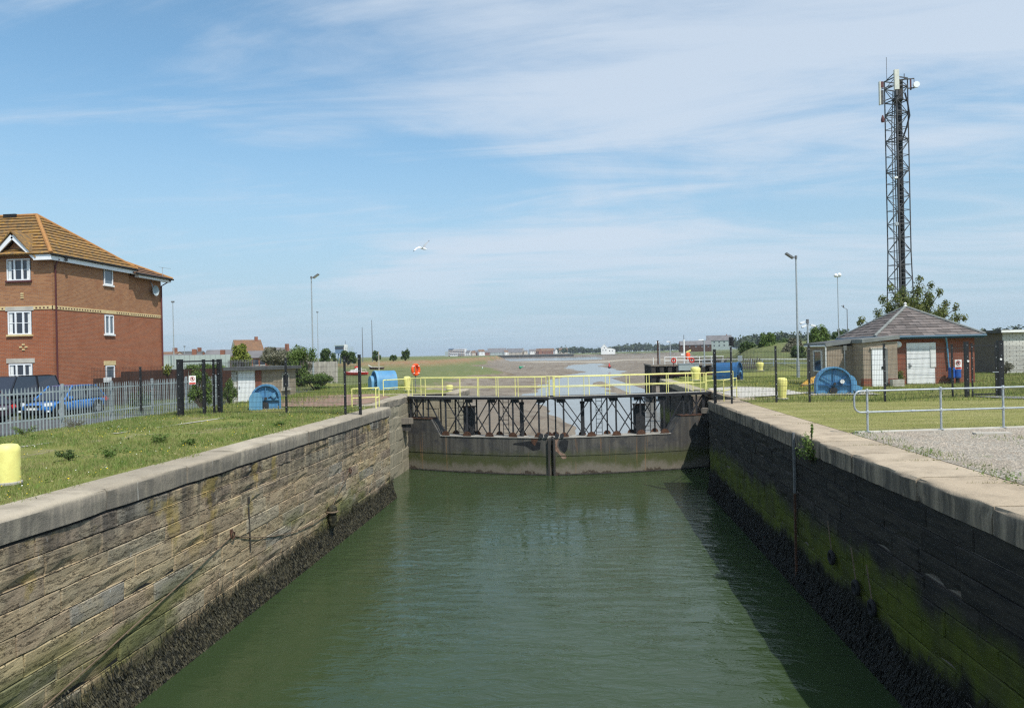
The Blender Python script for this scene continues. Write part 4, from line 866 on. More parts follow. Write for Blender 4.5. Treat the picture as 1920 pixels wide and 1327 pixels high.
MB().bar((16.42, 31.75, 2.14), (17.45, 31.9, 2.14), .05).build('top_bar', 'black_steel', G2); MB().bar((16.42, 31.75, .1), (17.45, 31.9, .1), .05).build('bottom_bar', 'black_steel', G2); wire((16.42, 31.75), (17.45, 31.9), 2.1, 'mesh_leaf', G2)
MB().bar((17.25, 31.78, 1.02), (17.5, 31.8, 1.02), .03).build('handle', 'galv', G2); MB().lathe([(.045, -.02), (.045, .02)], (17.62, 31.84, 1.55), 12, 'y').build('button', 'white', G2, True); MB().lathe([(.045, -.02), (.045, .02)], (16.22, 31.66, 1.5), 12, 'y').build('button', 'white', G2, True)
F4 = thing('mesh_fence', 'black mesh fence running on to the right past the white brick building', 'fence', (22, 33, 0), 'black mesh security fences')
RQ = [(17.75, 31.95), (21.3, 33.8), (26, 36.0)]
for p in RQ[1:]: sec_post(F4, *p, 2.25, .07)
for a, b in zip(RQ[:-1], RQ[1:]): wire(a, b, 2.12, 'mesh_panel', F4)
sec_post(F2, 15.7, 31.9, 2.2, .06)
def sign(label, x, y, z, s=.3, rz=0.):
    o = thing('warning_sign', label, 'sign', (x, y, z), 'red and white prohibition signs', rz); h = s*1.35
    MB().box(-s/2, s/2, -.008, .008, -h/2, h/2).build('plate', 'white', o, False, False)
    MB().torus((0, -.011, h*.14), s*.3, s*.035, 'y', 24, 6).build('red_ring', 'red', o, True, False)
    MB().bar((-s*.2, -.014, h*.14+s*.2), (s*.2, -.014, h*.14-s*.2), .004, s*.06).build('red_slash', 'red', o, False, False)
    MB().prism([(-.2*s*.5, -.3*s*.5), (.22*s*.5, -.3*s*.5), (.28*s*.5, .12*s*.5), (.14*s*.5, .36*s*.5), (-.14*s*.5, .36*s*.5), (-.26*s*.5, .05*s*.5)], 'y', -.0095, -.0105).build('pictogram', 'dark', o, False, False).location.z = h*.14
    MB().box(-s*.46, s*.46, -.011, -.0085, -h*.47, -h*.28).build('red_panel', 'red', o, False, False)
    return o
sign('red and white prohibition sign on the left mesh gate', -15.55, 27.45, 1.42, .26, R(40)); sign('red and white prohibition sign on the right mesh fence', 15.62, 31.25, 1.38, .30, R(12))

# ================================================================== palisade fence
PF = thing('palisade_fence', 'grey galvanised palisade fence in front of the parked cars', 'fence', (-20, 28, -.3), 'palisade fences')
pm_ = MB().prism([(-.026, 0), (-.026, 1.62), (-.014, 1.70), (0, 1.76), (.014, 1.70), (.026, 1.62), (.026, 0), (0, 0)], 'x', -.006, .006); pale = pm_.mesh('pale'); pale.materials.append(MATS['galv_pale'])
def palp(t): return (-20.85+.75*min(1, t/6), 20.2+t)
t = 0.
while t < 18.2:
    x, y = palp(t); g0 = float(hl(np.array(x), np.array(y))); o = bpy.data.objects.new('pale', pale); sc.collection.objects.link(o); o.parent = PF; o.location = Vector((x, y, g0-.03))-BASE[PF.name]; o.rotation_euler = (0, rnd.uniform(-.01, .01), rnd.uniform(-.06, .06)); t += .152
for z in (.42, 1.42): 
    for a, b in ((0, 6), (6, 18.2)): MB().bar((palp(a)[0]-.03, palp(a)[1], z-.3), (palp(b)[0]-.03, palp(b)[1], z-.3), .045, .05).build('rail', 'galv_pale', PF)
for k in range(7): x, y = palp(.1+k*2.95); MB().bar((x-.09, y, -.7), (x-.09, y, 1.40), .1, .06).build('post', 'galv', PF)
BF = thing('timber_fence', 'dark brown close-boarded fence between palisade and house', 'fence', (-27, 42, -.4))
for k in range(52):
    y = 38.2+k*.19; top = 1.62 if y > 40.6 else 1.30
    B(-27.55, -27.52, y, y+.18, -.4, top+rnd.uniform(-.008, .008)).build('board', 'timber_brown', BF)
for k in range(8): x = -27.5+k*.9; B(x, x+.88, 48.1, 48.13, -.4, 1.6).build('board', 'timber_brown', BF)
o = B(-27.5, -27.48, 39.0, 39.7, 1.05, 1.33).build('notice_board', 'white'); tag(o, 'small white notice on the brown timber fence', 'sign')

# ================================================================== brick house
HX, HY0, HY1, HS = -29.0, 37.0, 43.8, 47.6          # east wall, front, end of the tall block, end of the rear block
EV, GZ = 8.2, -.4
H = thing('brick_house', 'three storey red brick house with orange lichened tile roof', 'house', (HX-3, 41, GZ))
wl = MB().prism([(HX-9, GZ), (HX, GZ), (HX, EV), (HX-9, EV)], 'y', HY0, HY1).build('wall', 'house_brick', H)
MB().prism([(HX-8, GZ), (HX-.14, GZ), (HX-.14, EV-.35), (HX-8, EV-.35)], 'y', HY1, HS).build('rear_wall', 'house_brick', H)
# tiled roof: courses stepped up each slope
rx0, rx1, ry0, ry1 = HX-9.4, HX+.34, HY0-.45, HY1+.42; pk = (-32.4, 40.2, 11.1); pk2 = (-36, 40.2, 11.1)
roof = MB().add([(rx1, ry0, EV), (rx1, ry1, EV), (rx0-4, ry1, EV), (rx0-4, ry0, EV), (pk[0], pk[1], pk[2]-.06), (rx0-4, pk[1], pk[2]-.06)], [(0, 1, 4), (3, 0, 4, 5), (1, 2, 5, 4), (0, 3, 2, 1)]).build('roof', 'roof_orange', H)
def courses(a0, a1, b0, b1, n, par, mat, th=.075, lap=.02):
    """a0-a1 eave line, b0-b1 top line: n overlapping tile courses"""
    a0, a1, b0, b1 = map(Vector, (a0, a1, b0, b1)); nr = ((a1-a0).cross(b0-a0)).normalized()
    if nr.z < 0: nr = -nr
    for i in range(n):
        t0, t1 = i/n, (i+1)/n+.02; p0, p1 = a0.lerp(b0, t0), a1.lerp(b1, t0); q0, q1 = a0.lerp(b0, min(t1, 1)), a1.lerp(b1, min(t1, 1))
        vs = [p0+nr*.005, p1+nr*.005, q1+nr*.005, q0+nr*.005, p0+nr*(th+.01), p1+nr*(th+.01), q1+nr*.012, q0+nr*.012]
        MB().add(vs, [(0, 3, 2, 1), (4, 5, 6, 7), (0, 1, 5, 4), (1, 2, 6, 5), (2, 3, 7, 6), (3, 0, 4, 7)]).build('tile_course', mat, par)
courses((rx1, ry0, EV), (rx1, ry1, EV), pk, pk, 13, roof, 'roof_orange'); courses((rx0-4, ry0, EV), (rx1, ry0, EV), (rx0-4, pk[1], pk[2]), pk, 13, roof, 'roof_orange')
MB().tube([(rx1, ry0, EV+.06), (pk[0], pk[1], pk[2]+.06)], .11, 8).build('hip_tiles', 'terracotta', roof, True); MB().tube([(rx1, ry1, EV+.06), (pk[0], pk[1], pk[2]+.06)], .11, 8).build('hip_tiles', 'terracotta', roof, True); MB().tube([(rx0-4, pk[1], pk[2]+.05), (pk[0], pk[1], pk[2]+.05)], .11, 8).build('ridge_tiles', 'terracotta', roof, True)
B(-34.4, -33.6, 40.0, 40.4, 11.05, 11.25).build('ridge_vent', 'dark', roof); MB().tube([(-31.1, 37.4, 8.7), (-31.1, 37.4, 9.25)], .07).build('vent_pipe', 'galv', roof, True)
# rear lower roof
r2 = MB().add([(HX+.45, HY1+.05, EV-.25), (HX+.45, HS+.5, EV-.25), (HX-8, HS+.5, EV-.25), (HX-8, HY1+.05, EV-.25), (HX-3.6, HY1+.05, EV+1.55), (HX-3.6, HS-2.6, EV+1.55)], [(0, 1, 5, 4), (1, 2, 5), (2, 3, 4, 5), (0, 3, 2, 1), (0, 4, 3)]).build('rear_roof', 'roof_brown', H)
courses((HX+.45, HY1+.05, EV-.25), (HX+.45, HS+.5, EV-.25), (HX-3.6, HY1+.05, EV+1.55), (HX-3.6, HS-2.6, EV+1.55), 9, r2, 'roof_brown'); MB().tube([(HX+.45, HS+.5, EV-.2), (HX-3.6, HS-2.6, EV+1.6)], .1, 8).build('hip_tiles', 'terracotta', r2, True)
# white fascias, gutters
B(HX+.10, HX+.29, HY0-.40, HY1+.38, EV-.30, EV-.005).build('fascia', 'white_gloss', H); B(HX-.75, HX+.10, HY0-.40, HY0-.20, EV-.30, EV-.005).build('fascia', 'white_gloss', H); B(HX+.1, HX+.38, HY1+.5, HS+.42, EV-.47, EV-.255).build('fascia', 'white_gloss', H)
MB().tube([(rx1+.02, ry0, EV-.01), (rx1+.02, ry1, EV-.01)], .06, 8).build('gutter', 'dark', H, True); MB().tube([(HX+.5, HY1+.1, EV-.26), (HX+.5, HS+.5, EV-.26)], .06, 8).build('gutter', 'dark', H, True); B(HX+.36, HX+.40, HY0+.6, HY0+.75, EV-.26, EV+.02).build('gutter_bracket', 'dark', H)
for y, top in ((HY0+.22, EV-.2), ): MB().tube([(HX+.3, y, top), (HX+.06, y, top-.35), (HX+.06, y, GZ)], .045).build('downpipe', 'dark_red', H, True)
MB().tube([(HX+.45, HS+.3, EV-.3), (HX-.04, HS-.1, EV-.75), (HX-.04, HS-.1, GZ)], .05).build('downpipe', 'dark_red', H, True)
# string course with dark dentils
B(HX, HX+.03, HY0-.03, HY1+.03, 5.22, 5.22+.2).build('string_course', 'cream', H); B(HX-9, HX+.03, HY0-.03, HY0, 5.22+.001, 5.22+.199).build('string_course', 'cream', H); B(HX-.14, HX-.11, HY1+.035, HS, 5.22, 5.22+.2).build('string_course', 'cream', H)
dm = MB()
for k in range(29):
    y = HY0+.3+k*.225
    if not 40.9 < y < 42.3: dm.box(HX+.03, HX+.036, y, y+.1, 5.22+.05, 5.22+.13)
for k in range(17): y = HY1+.15+k*.225; dm.box(HX-.11, HX-.104, y, y+.1, 5.22+.05, 5.22+.13)
for k in range(14):
    x = HX-.3-k*.225
    if not HX-2.6 < x < HX-1.05: dm.box(x, x+.1, HY0-.037, HY0-.031, 5.22+.05, 5.22+.13)
dm.build('dentils', 'dark_red', H)['kind'] = 'stuff'
def window(par, face, c0, c1, z0, z1, plane, panes, sill='cream', bars=True, glass='glass'):
    """face 'x' (east wall) or 'y' (front wall)"""
    def bx(a0, a1, b0, b1, d0, d1): return B(plane+d0, plane+d1, a0, a1, b0, b1) if face == 'x' else B(a0, a1, plane-d1, plane-d0, b0, b1)
    f = .065; w_ = bx(c0-.03, c1+.03, z0-.03, z1+.03, -.02, .012).build('window', glass, par)
    n = panes; step = (c1-c0)/n
    for z_ in ((z0, z0+f), (z1-f, z1)): bx(c0, c1, *z_, .012, .06).build('frame', 'white_gloss', w_)
    for k in range(n+1): x = c0+k*step; a, b = max(c0, x-f*.7), min(c1, x+f*.7); bx(a, b, z0+f, z1-f, .013, .065).build('frame', 'white_gloss', w_)
    for k in range(n):
        a, b = c0+k*step+f*.7, c0+(k+1)*step-f*.7
        if bars: bx(a, b, (z0+z1)/2-.015, (z0+z1)/2+.015, .013, .03).build('glazing_bar', 'white_gloss', w_); None
    if n > 1 and bars:
        bx(c0+f, c0+step*.55, z0+f, z1-f, .0125, .0128).build('curtain', 'white', w_); bx(c1-step*.45, c1-f, z0+f, z1-f, .0125, .0128).build('curtain', 'white', w_)
    if sill: bx(c0-.09, c1+.09, z0-.10, z0-.0, -.01, .10).build('sill', sill, w_)
    return w_
for (z0, z1) in ((6.85, 8.05), (3.85, 5.13), (.98, 2.22)): window(H, 'y', HX-2.62, HX-1.25, z0, z1, HY0, 3, 'dark_red' if z0 > 6 else 'cream')
B(HX-2.78, HX-1.1, HY0-.04, HY0, 5.17, 5.40).build('lintel', 'pale_concrete', H); B(HX-2.78, HX-1.1, HY0-.035, HY0, 2.27, 2.52).build('lintel', 'pale_concrete', H)
for k in range(3): B(HX-1.85, HX-1.68, HY0-.04, HY0, 5.85+k*.12, 5.92+k*.12).build('decorative_brick', 'cream', H)
for dx, dz in ((0, .14), (0, -.14), (.16, 0), (-.16, 0)): B(HX-1.75+dx-.08, HX-1.75+dx+.08, HY0-.04, HY0, 3.15+dz-.04, 3.15+dz+.04).build('decorative_brick', 'cream', H)
window(H, 'x', 41.35, 42.15, 7.0, 8.02, HX, 1, 'white', False, 'glass_bright'); window(H, 'x', 41.35, 42.15, 3.95, 5.12, HX, 2, 'white', False, 'glass_bright'); window(H, 'x', 41.35, 42.15, 1.05, 2.0, HX, 1, 'white', False, 'glass_bright')
B(HX, HX+.035, 41.2, 42.3, 2.03, 2.3).build('lintel', 'cream', H)
# gablet over the front window
gx = HX-2.02; gb = MB().prism([(gx-1.1, EV-.25), (gx+1.1, EV-.25), (gx, EV+.95)], 'y', HY0-.02, HY0+2.4).build('gablet', 'house_brick', H)
for s in (-1, 1): MB().bar((gx+s*1.30, HY0-.33, EV-.14), (gx, HY0-.33, EV+1.06), .08, .24).build('barge_board', 'white_gloss', gb); MB().add([(gx+s*1.42, HY0-.45, EV-.10), (gx, HY0-.45, EV+1.38), (gx, HY0+2.6, EV+1.38), (gx+s*1.42, HY0+.6, EV-.10), (gx+s*1.42, HY0-.45, EV-.18), (gx, HY0-.45, EV+1.30), (gx, HY0+2.6, EV+1.30), (gx+s*1.42, HY0+.6, EV-.18)], [(0, 1, 2, 3), (7, 6, 5, 4), (0, 4, 5, 1), (1, 5, 6, 2), (2, 6, 7, 3), (3, 7, 4, 0)]).build('gablet_roof', 'roof_orange', gb)
# satellite dish and aerial on the rear block
o = thing('satellite_dish', 'grey satellite dish on a wall bracket under the rear eaves of the house', 'satellite dish', (HX-.1, 46.4, 7.0))
MB().lathe([(.03, .06), (.2, .10), (.33, .18), (.36, .22), (.36, .235), (.2, .13), (.02, .09)], (HX-.05, 46.5, 7.05), 20, 'x').build('dish', 'galv_pale', o, True); MB().tube([(HX-.13, 46.35, 7.7), (HX+.02, 46.35, 7.4), (HX+.02, 46.4, 6.8)], .025).build('bracket', 'galv', o, True); MB().tube([(HX+.0, 46.5, 6.75), (HX+.45, 46.5, 7.0)], .012).build('feed_arm', 'galv', o, True)
o = thing('tv_aerial', 'thin television aerial on the rear eaves of the house', 'aerial', (HX+.3, 47.3, 8)); MB().tube([(HX+.2, 47.3, 7.8), (HX+.2, 47.3, 8.75)], .018).build('mast', 'galv', o, True); MB().bar((HX+.2, 46.9, 8.7), (HX+.2, 48.3, 8.75), .02).build('boom', 'galv', o)
plant('rose_bush', 'bush of pink and white roses behind the palisade fence', (-22.3, 34.6, -.4), 900, .05, (.7, .9, .65), 'leaf_dark', 12, 'bush')
flowers('rose_blooms', (-22.9, -21.6, 34.0, 35.4), 60, 'petal_pink', 'pink rose blooms behind the palisade fence', lambda x, y: 0*x+.8, lambda x, y: 0*x+.6)
plant('climbing_shrub', 'green shrub topping the brown timber fence by the house', (-27.6, 45.5, 1.1), 500, .06, (.3, 1.3, .5), 'leaf_yellow', 8, 'shrub')

# ================================================================== cars
def car(label, loc, rz, paint, L=4.2, W=1.74, hh=1.48, suv=False):
    o = thing('parked_car', label, 'car', loc, 'cars parked behind the palisade', rz)
    # stations along the length: (y, half width low, sill z, shoulder z, roof z, half width roof)
    z1 = .86 if not suv else 1.02; zb = .24; nose = -L/2
    st = [(0, .62, .42, .60), (.03, .78, .30, .70), (.10, .90, .24, .78), (.27, .985, .22, z1-.04), (.5, 1.0, .22, z1), (.80, 1.0, .22, z1+.03), (.93, .96, .25, z1+.03), (.985, .86, .32, z1-.04), (1, .74, .40, z1-.16)]
    vs = []; fs = []
    for t, wf, zs, zt in st:
        y = nose+t*L; w_ = W/2*wf
        for px, pz in ((-w_*.86, zs), (-w_, zs+(zt-zs)*.35), (-w_*.985, zs+(zt-zs)*.75), (-w_*.90, zt), (w_*.90, zt), (w_*.985, zs+(zt-zs)*.75), (w_, zs+(zt-zs)*.35), (w_*.86, zs)): vs.append((px, y, pz))
    for i in range(len(st)-1):
        for q in range(8): a = i*8+q; b = i*8+(q+1) % 8; fs.append((a, b, b+8, a+8))
    fs += [tuple(range(8)), tuple(len(vs)-8+q for q in range(7, -1, -1))]
    body = MB().add(vs, fs).build('body', paint, o, True, False)
    sb = body.modifiers.new('s', 'SUBSURF'); sb.levels = 2; sb.render_levels = 2
    # greenhouse
    tA, tB, tC, tD = (.26, .44, .84, .965) if not suv else (.24, .38, .93, .985)
    def ring_(t, hw, z): return [(-hw, nose+t*L, z), (hw, nose+t*L, z)]
    lo, hi = W/2*.90, W/2*.70
    g0 = [(-lo, nose+tA*L, z1-.02), (lo, nose+tA*L, z1-.02), (lo, nose+tD*L, z1-.0), (-lo, nose+tD*L, z1-.0)]; g1 = [(-hi, nose+tB*L, hh), (hi, nose+tB*L, hh), (hi*.97, nose+tC*L, hh-.01), (-hi*.97, nose+tC*L, hh-.01)]
    MB().add(g0+g1, [(0, 1, 5, 4), (1, 2, 6, 5), (2, 3, 7, 6), (3, 0, 4, 7), (4, 5, 6, 7)]).build('glass', 'glass', o, False, False)
    MB().prism([(nose+tB*L-.03, hh-.015), (nose+(tB+.1)*L, hh+.035), (nose+(tC-.1)*L, hh+.035), (nose+tC*L+.03, hh-.02)], 'x', -hi*1.0, hi*1.0).build('roof', paint, o, True, False)
    for s in (-1, 1):
        for t0, t1 in ((0, 4), (1, 5), (2, 6), (3, 7)):
            a, b = (g0+g1)[t0], (g0+g1)[t1]
            if (a[0] > 0) == (s > 0): MB().bar(a, b, .07, .06).build('pillar', paint, o, False, False)
        m0 = Vector((s*lo*1.0, nose+(tA*.45+tD*.55)*L, z1)); m1 = Vector((s*hi*1.01, nose+(tB*.5+tC*.5)*L, hh)); MB().bar(m0, m1, .04, .08).build('pillar', 'dark', o, False, False)
        ml = MB().lathe([(.02, -.08), (.09, -.05), (.10, .02), (.05, .07)], (s*(lo+.1), nose+(tA+.07)*L, z1+.06), 10, 'y').build('door_mirror', paint, o, True, False)
        for t in (.17, .80):
            y = nose+t*L; wh = MB().lathe([(.22, -.1), (.31, -.09), (.325, -.02), (.325, .02), (.31, .09), (.22, .1)], (s*(W/2-.08), y, .31), 24, 'x').build('wheel', 'tyre', o, True, False)
            MB().lathe([(.21, -.02), (.2, .02)], (s*(W/2+.005), y, .31), 20, 'x').build('rim', 'galv', wh, True, False)
            MB().lathe([(.39, -.01), (.39, .01)], (s*(W/2-.012), y, .36), 24, 'x').build('wheel_arch', 'dark', o, True, False)
        MB().bar((s*W*.30, nose+.10, .68), (s*W*.435, nose+.30, .70), .14, .15).build('headlight', 'lamp_glass', o, False, False)
        MB().bar((s*W*.40, nose+L-.10, .80), (s*W*.42, nose+L-.02, .66), .2, .16).build('tail_light', 'tail_red', o, False, False)
        MB().bar((s*W*.38, nose+.03, .38), (s*W*.43, nose+.12, .38), .1, .08).build('fog_light', 'lamp_glass', o, False, False)
        for t in (.46, .66): MB().bar((s*W*.499, nose+t*L, z1-.14), (s*W*.499, nose+(t+.045)*L, z1-.14), .03, .03).build('door_handle', paint, o, False, False)
    MB().box(-.42, .42, nose-.01, nose+.06, .56, .66).build('grille', 'dark', o, False, False); MB().box(-.5, .5, nose-.02, nose+.05, .32, .45).build('lower_grille', 'dark', o, False, False)
    MB().box(-.26, .26, nose-.03, nose-.015, .44, .55).build('number_plate', 'number_plate', o, False, False); MB().box(-.26, .26, nose+L+.005, nose+L+.02, .62, .73).build('number_plate', 'number_plate', o, False, False)
    MB().box(-W*.46, W*.46, nose+.3, nose+L-.3, .16, .25).build('underbody', 'dark', o, False, False)
    return o
car('bright blue hatchback facing the camera behind the palisade fence', (-25.4, 33.1, -.394), 0, 'car_blue')
car('tall black estate car behind the blue hatchback', (-28.9, 34.1, -.394), R(-3), 'car_black', 4.6, 1.85, 1.98, True)
car('dark maroon car at the left edge with red tail light', (-27.2, 28.9, -.394), R(90+180), 'car_maroon')

# ================================================================== left hut
HU = thing('brick_hut', 'low beige brick hut with flat felt roof and white door', 'hut', (-19.1, 42, -.3))
B(-20.4, -17.9, 40.4, 43.7, -.6, 1.58).build('wall', 'hut_brick', HU); B(-20.45, -20.12, 40.36, 40.6, -.6, 1.57).build('brick_pier', 'white_brick', HU); B(-18.98, -18.62, 40.37, 40.6, -.6, 1.57).build('brick_pier', 'red_brick', HU)
B(-20.75, -17.62, 40.0, 44.0, 1.58, 1.76).build('roof', 'felt', HU); dr = B(-20.05, -19.02, 40.34, 40.4, -.28, 1.5).build('door', 'white_gloss', HU); B(-19.98, -19.92, 40.30, 40.34, .5, .65).build('handle', 'galv', dr)
B(-20.10, -18.98, 40.33, 40.4, 1.5, 1.57).build('door_frame', 'white', dr)
hw = B(-17.9, -17.87, 41.6, 42.5, .45, 1.25).build('window', 'glass', HU)
for a in ((41.6, 42.5, .40, .47), (41.6, 42.5, 1.22, 1.29), (41.55, 41.63, .4, 1.29), (42.47, 42.55, .4, 1.29)): B(-17.9, -17.84, *a).build('frame', 'pale_concrete', hw)
B(-17.9, -17.78, 41.45, 42.7, .28, .37).build('sill', 'pale_concrete', hw)
# ================================================================== right buildings
MBd = thing('brick_building', 'red brick building with pyramid slate roof and blue gutter', 'building', (19.9, 45.8, 0))
x0, x1, y0, y1 = 17.2, 22.45, 43.1, 48.4; ez = 2.72
B(x0, x1, y0, y1, -.1, ez).build('wall', 'red_brick', MBd)
e0, e1, f0, f1 = 16.85, 22.85, 42.72, 48.75; ap = (19.87, 45.75, 4.55)
pr = MB().add([(e0, f0, ez+.02), (e1, f0, ez+.02), (e1, f1, ez+.02), (e0, f1, ez+.02), (ap[0], ap[1], ap[2]-.05)], [(0, 1, 4), (1, 2, 4), (2, 3, 4), (3, 0, 4), (0, 3, 2, 1)]).build('roof', 'roof_grey', MBd)
sl_ = B(0, 1, 0, 1, 0, 1).mesh('slate'); sl_.materials.append(MATS['roof_grey'])
def slates(A_, B_, C_, rows=11):
    A_, B_, C_ = map(Vector, (A_, B_, C_)); u = (B_-A_).normalized(); mid = (A_+B_)/2; v = (C_-mid); S_ = v.length; v.normalize(); n = u.cross(v)
    if n.z < 0: n = -n
    W_ = (B_-A_).length; rh = S_/rows
    for i in range(rows):
        t = i/rows; w_ = W_*(1-t-.5/rows); k = max(1, round(w_/.62)); sw = w_/k; off = -(w_)/2
        for j in range(k):
            o = bpy.data.objects.new('slate', sl_); sc.collection.objects.link(o); o.parent = pr
            p = mid+u*(off+j*sw+.008)+v*(i*rh-.01)+n*(.012)
            nn = (n+v*.10).normalized(); vv = nn.cross(u); 
            if vv.dot(v) < 0: vv = -vv
            mt = Matrix((u*(sw-.016), vv*(rh*1.12), nn*(.022+rnd.uniform(0, .012)))).transposed().to_4x4(); mt.translation = p; o.matrix_local = mt
slates((e0, f0, ez+.03), (e1, f0, ez+.03), ap); slates((e0, f1, ez+.03), (e0, f0, ez+.03), ap); slates((e1, f0, ez+.03), (e1, f1, ez+.03), ap); slates((e1, f1, ez+.03), (e0, f1, ez+.03), ap)
for c in ((e0, f0), (e1, f0), (e1, f1), (e0, f1)): MB().tube([(c[0], c[1], ez+.06), (ap[0], ap[1], ap[2]+.03)], .085, 8).build('hip_tiles', 'fascia_grey', pr, True)
MB().lathe([(.09, 0), (.11, .1), (.05, .16), (.1, .24), (.02, .32)], (ap[0], ap[1], ap[2]-.02), 12).build('finial', 'white', pr, True)
pm('gutter_blue', (.03, .09, .14), None, rough=.5)
MB().tube([(e0-.02, f0-.06, ez-.02), (e1+.02, f0-.06, ez-.02)], .07, 8).build('gutter', 'gutter_blue', MBd, True); MB().tube([(e0-.06, f0, ez-.02), (e0-.06, f1, ez-.02)], .07, 8).build('gutter', 'gutter_blue', MBd, True)
B(e0+.05, e1-.05, f0+.02, f0+.06, ez-.14, ez).build('fascia', 'gutter_blue', MBd); B(e0+.02, e0+.06, f0+.1, f1-.05, ez-.14, ez).build('fascia', 'gutter_blue', MBd)
MB().tube([(20.72, f0-.02, ez-.1), (20.9, y0-.1, ez-.4), (21.0, y0-.08, .9)], .045).build('downpipe', 'blue_light', MBd, True)
dr = B(18.72, 20.25, y0-.06, y0, 0, 2.35).build('door', 'white_gloss', MBd)
for zz_ in (.5, .98, 1.46, 1.94): B(18.74, 20.23, y0-.068, y0-.06, zz_, zz_+.015).build('panel_joint', 'galv', dr)
B(20.0, 20.3, y0-.09, y0-.061, .95, 2.36).build('frame_panel', 'white', dr); MB().bar((18.86, y0-.12, 1.05), (18.98, y0-.12, 1.05), .03, .05).build('handle', 'dark', dr); B(18.83, 18.9, y0-.09, y0-.06, .92, 1.2).build('lock_plate', 'galv', dr)
MB().lathe([(.2, -.07), (.19, -.11), (.12, -.16), (.02, -.18)], (18.28, y0+.07, 2.28), 16, 'y').build('wall_lamp', 'white', MBd, True)
AX = thing('brick_annex', 'beige brick lean-to annex with grey sloping fascia and white door', 'annex', (15.8, 42, 0))
B(15.55, 17.35, 41.0, 43.4, -.1, 2.45).build('wall', 'hut_brick', AX); B(15.545, 17.36, 40.98, 41.4, -.1, .42).build('plinth', 'red_brick', AX)
B(14.15, 15.55, 42.55, 46.3, -.1, 2.25).build('rear_wall', 'hut_brick', AX); B(15.55, 17.2, 43.4, 46.3, -.1, 2.4).build('link_wall', 'hut_brick', AX)
MB().prism([(15.45, 2.40), (17.42, 2.58), (17.42, 2.78), (15.45, 2.60)], 'y', 40.85, 46.4).build('roof', 'fascia_grey', AX); MB().prism([(14.02, 2.24), (15.44, 2.40), (15.44, 2.60), (14.02, 2.44)], 'y', 42.4, 46.4).build('side_roof', 'fascia_grey', AX)
MB().prism([(14.02, 2.441), (17.4, 2.785), (17.4, 2.80), (14.02, 2.456)], 'y', 42.45, 46.4).build('felt', 'felt', AX)
dr = B(15.98, 16.62, 40.93, 41.0, 0, 2.05).build('door', 'white_gloss', AX); B(16.64, 16.82, 40.94, 41.0, 0, 2.05).build('frame_panel', 'fascia_grey', AX); B(15.9, 16.75, 40.9, 40.999, 2.06, 2.13).build('lintel', 'pale_concrete', AX); B(16.48, 16.55, 40.9, 40.93, .95, 1.1).build('handle', 'dark', dr)
hw = B(14.12, 14.15, 43.4, 44.8, .8, 2.0).build('window', 'glass', AX)
for a in ((43.4, 44.8, .76, .83), (43.4, 44.8, 1.96, 2.03), (43.36, 43.44, .76, 2.03), (44.76, 44.84, .76, 2.03)): B(14.08, 14.15, *a).build('frame', 'white_gloss', hw)
MB().tube([(14.0, 42.5, 2.28), (14.0, 46.2, 2.28)], .05).build('gutter', 'white', AX, True); MB().tube([(14.05, 42.48, 2.26), (14.05, 42.48, 0)], .04).build('downpipe', 'white', AX, True); MB().tube([(15.1, 42.5, 2.3), (15.1, 42.5, 0)], .035).build('downpipe', 'galv', AX, True); B(15.02, 15.2, 42.45, 42.54, 2.0, 2.3).build('hopper', 'fascia_grey', AX)
o = B(16.85, 17.45, 40.45, 40.85, 0, .38).build('meter_box', 'pale_concrete'); tag(o, 'small grey box on the ground beside the annex door', 'box')
plant('shrub', 'low green shrub between the annex and the red brick door', (18.0, 42.6, .05), 700, .045, (.55, .4, .38), 'leaf_mid', 12, 'shrub')
for i, x in enumerate((20.98, 21.3)):
    o = thing('plastic_barrel', ['left blue plastic barrel against the red brick wall', 'right blue plastic barrel against the red brick wall'][i], 'barrel', (x, 42.7, 0), 'blue plastic barrels'); MB().lathe([(.13, .3), (.17, .33), (.18, .45), (.165, .6), (.18, .75), (.17, .88), (.12, .93)], (x, 42.7, 0), 18).build('drum', 'blue_barrel', o, True); MB().lathe([(.1, 0), (.1, .3)], (x, 42.7, 0), 10).build('stand', 'dark', o, True)
WB = thing('white_brick_building', 'white painted brick building at the right edge', 'building', (35, 59, 0))
B(31.3, 52, 56.3, 66, -.1, 3.0).build('wall', 'white_brick', WB); B(31.26, 31.3, 56.31, 66, -.1, 2.99).build('side_wall', 'dark_brick', WB); B(31.0, 52.3, 56.0, 66.3, 3.0, 3.22).build('roof', 'felt', WB); B(31.05, 52.25, 55.95, 56.0, 3.02, 3.2).build('fascia', 'white', WB)
plant('shrub', 'dry brown shrub in front of the white brick building', (30.2, 54, 0), 600, .07, (.9, .6, .5), 'leaf_grey', 10, 'shrub')

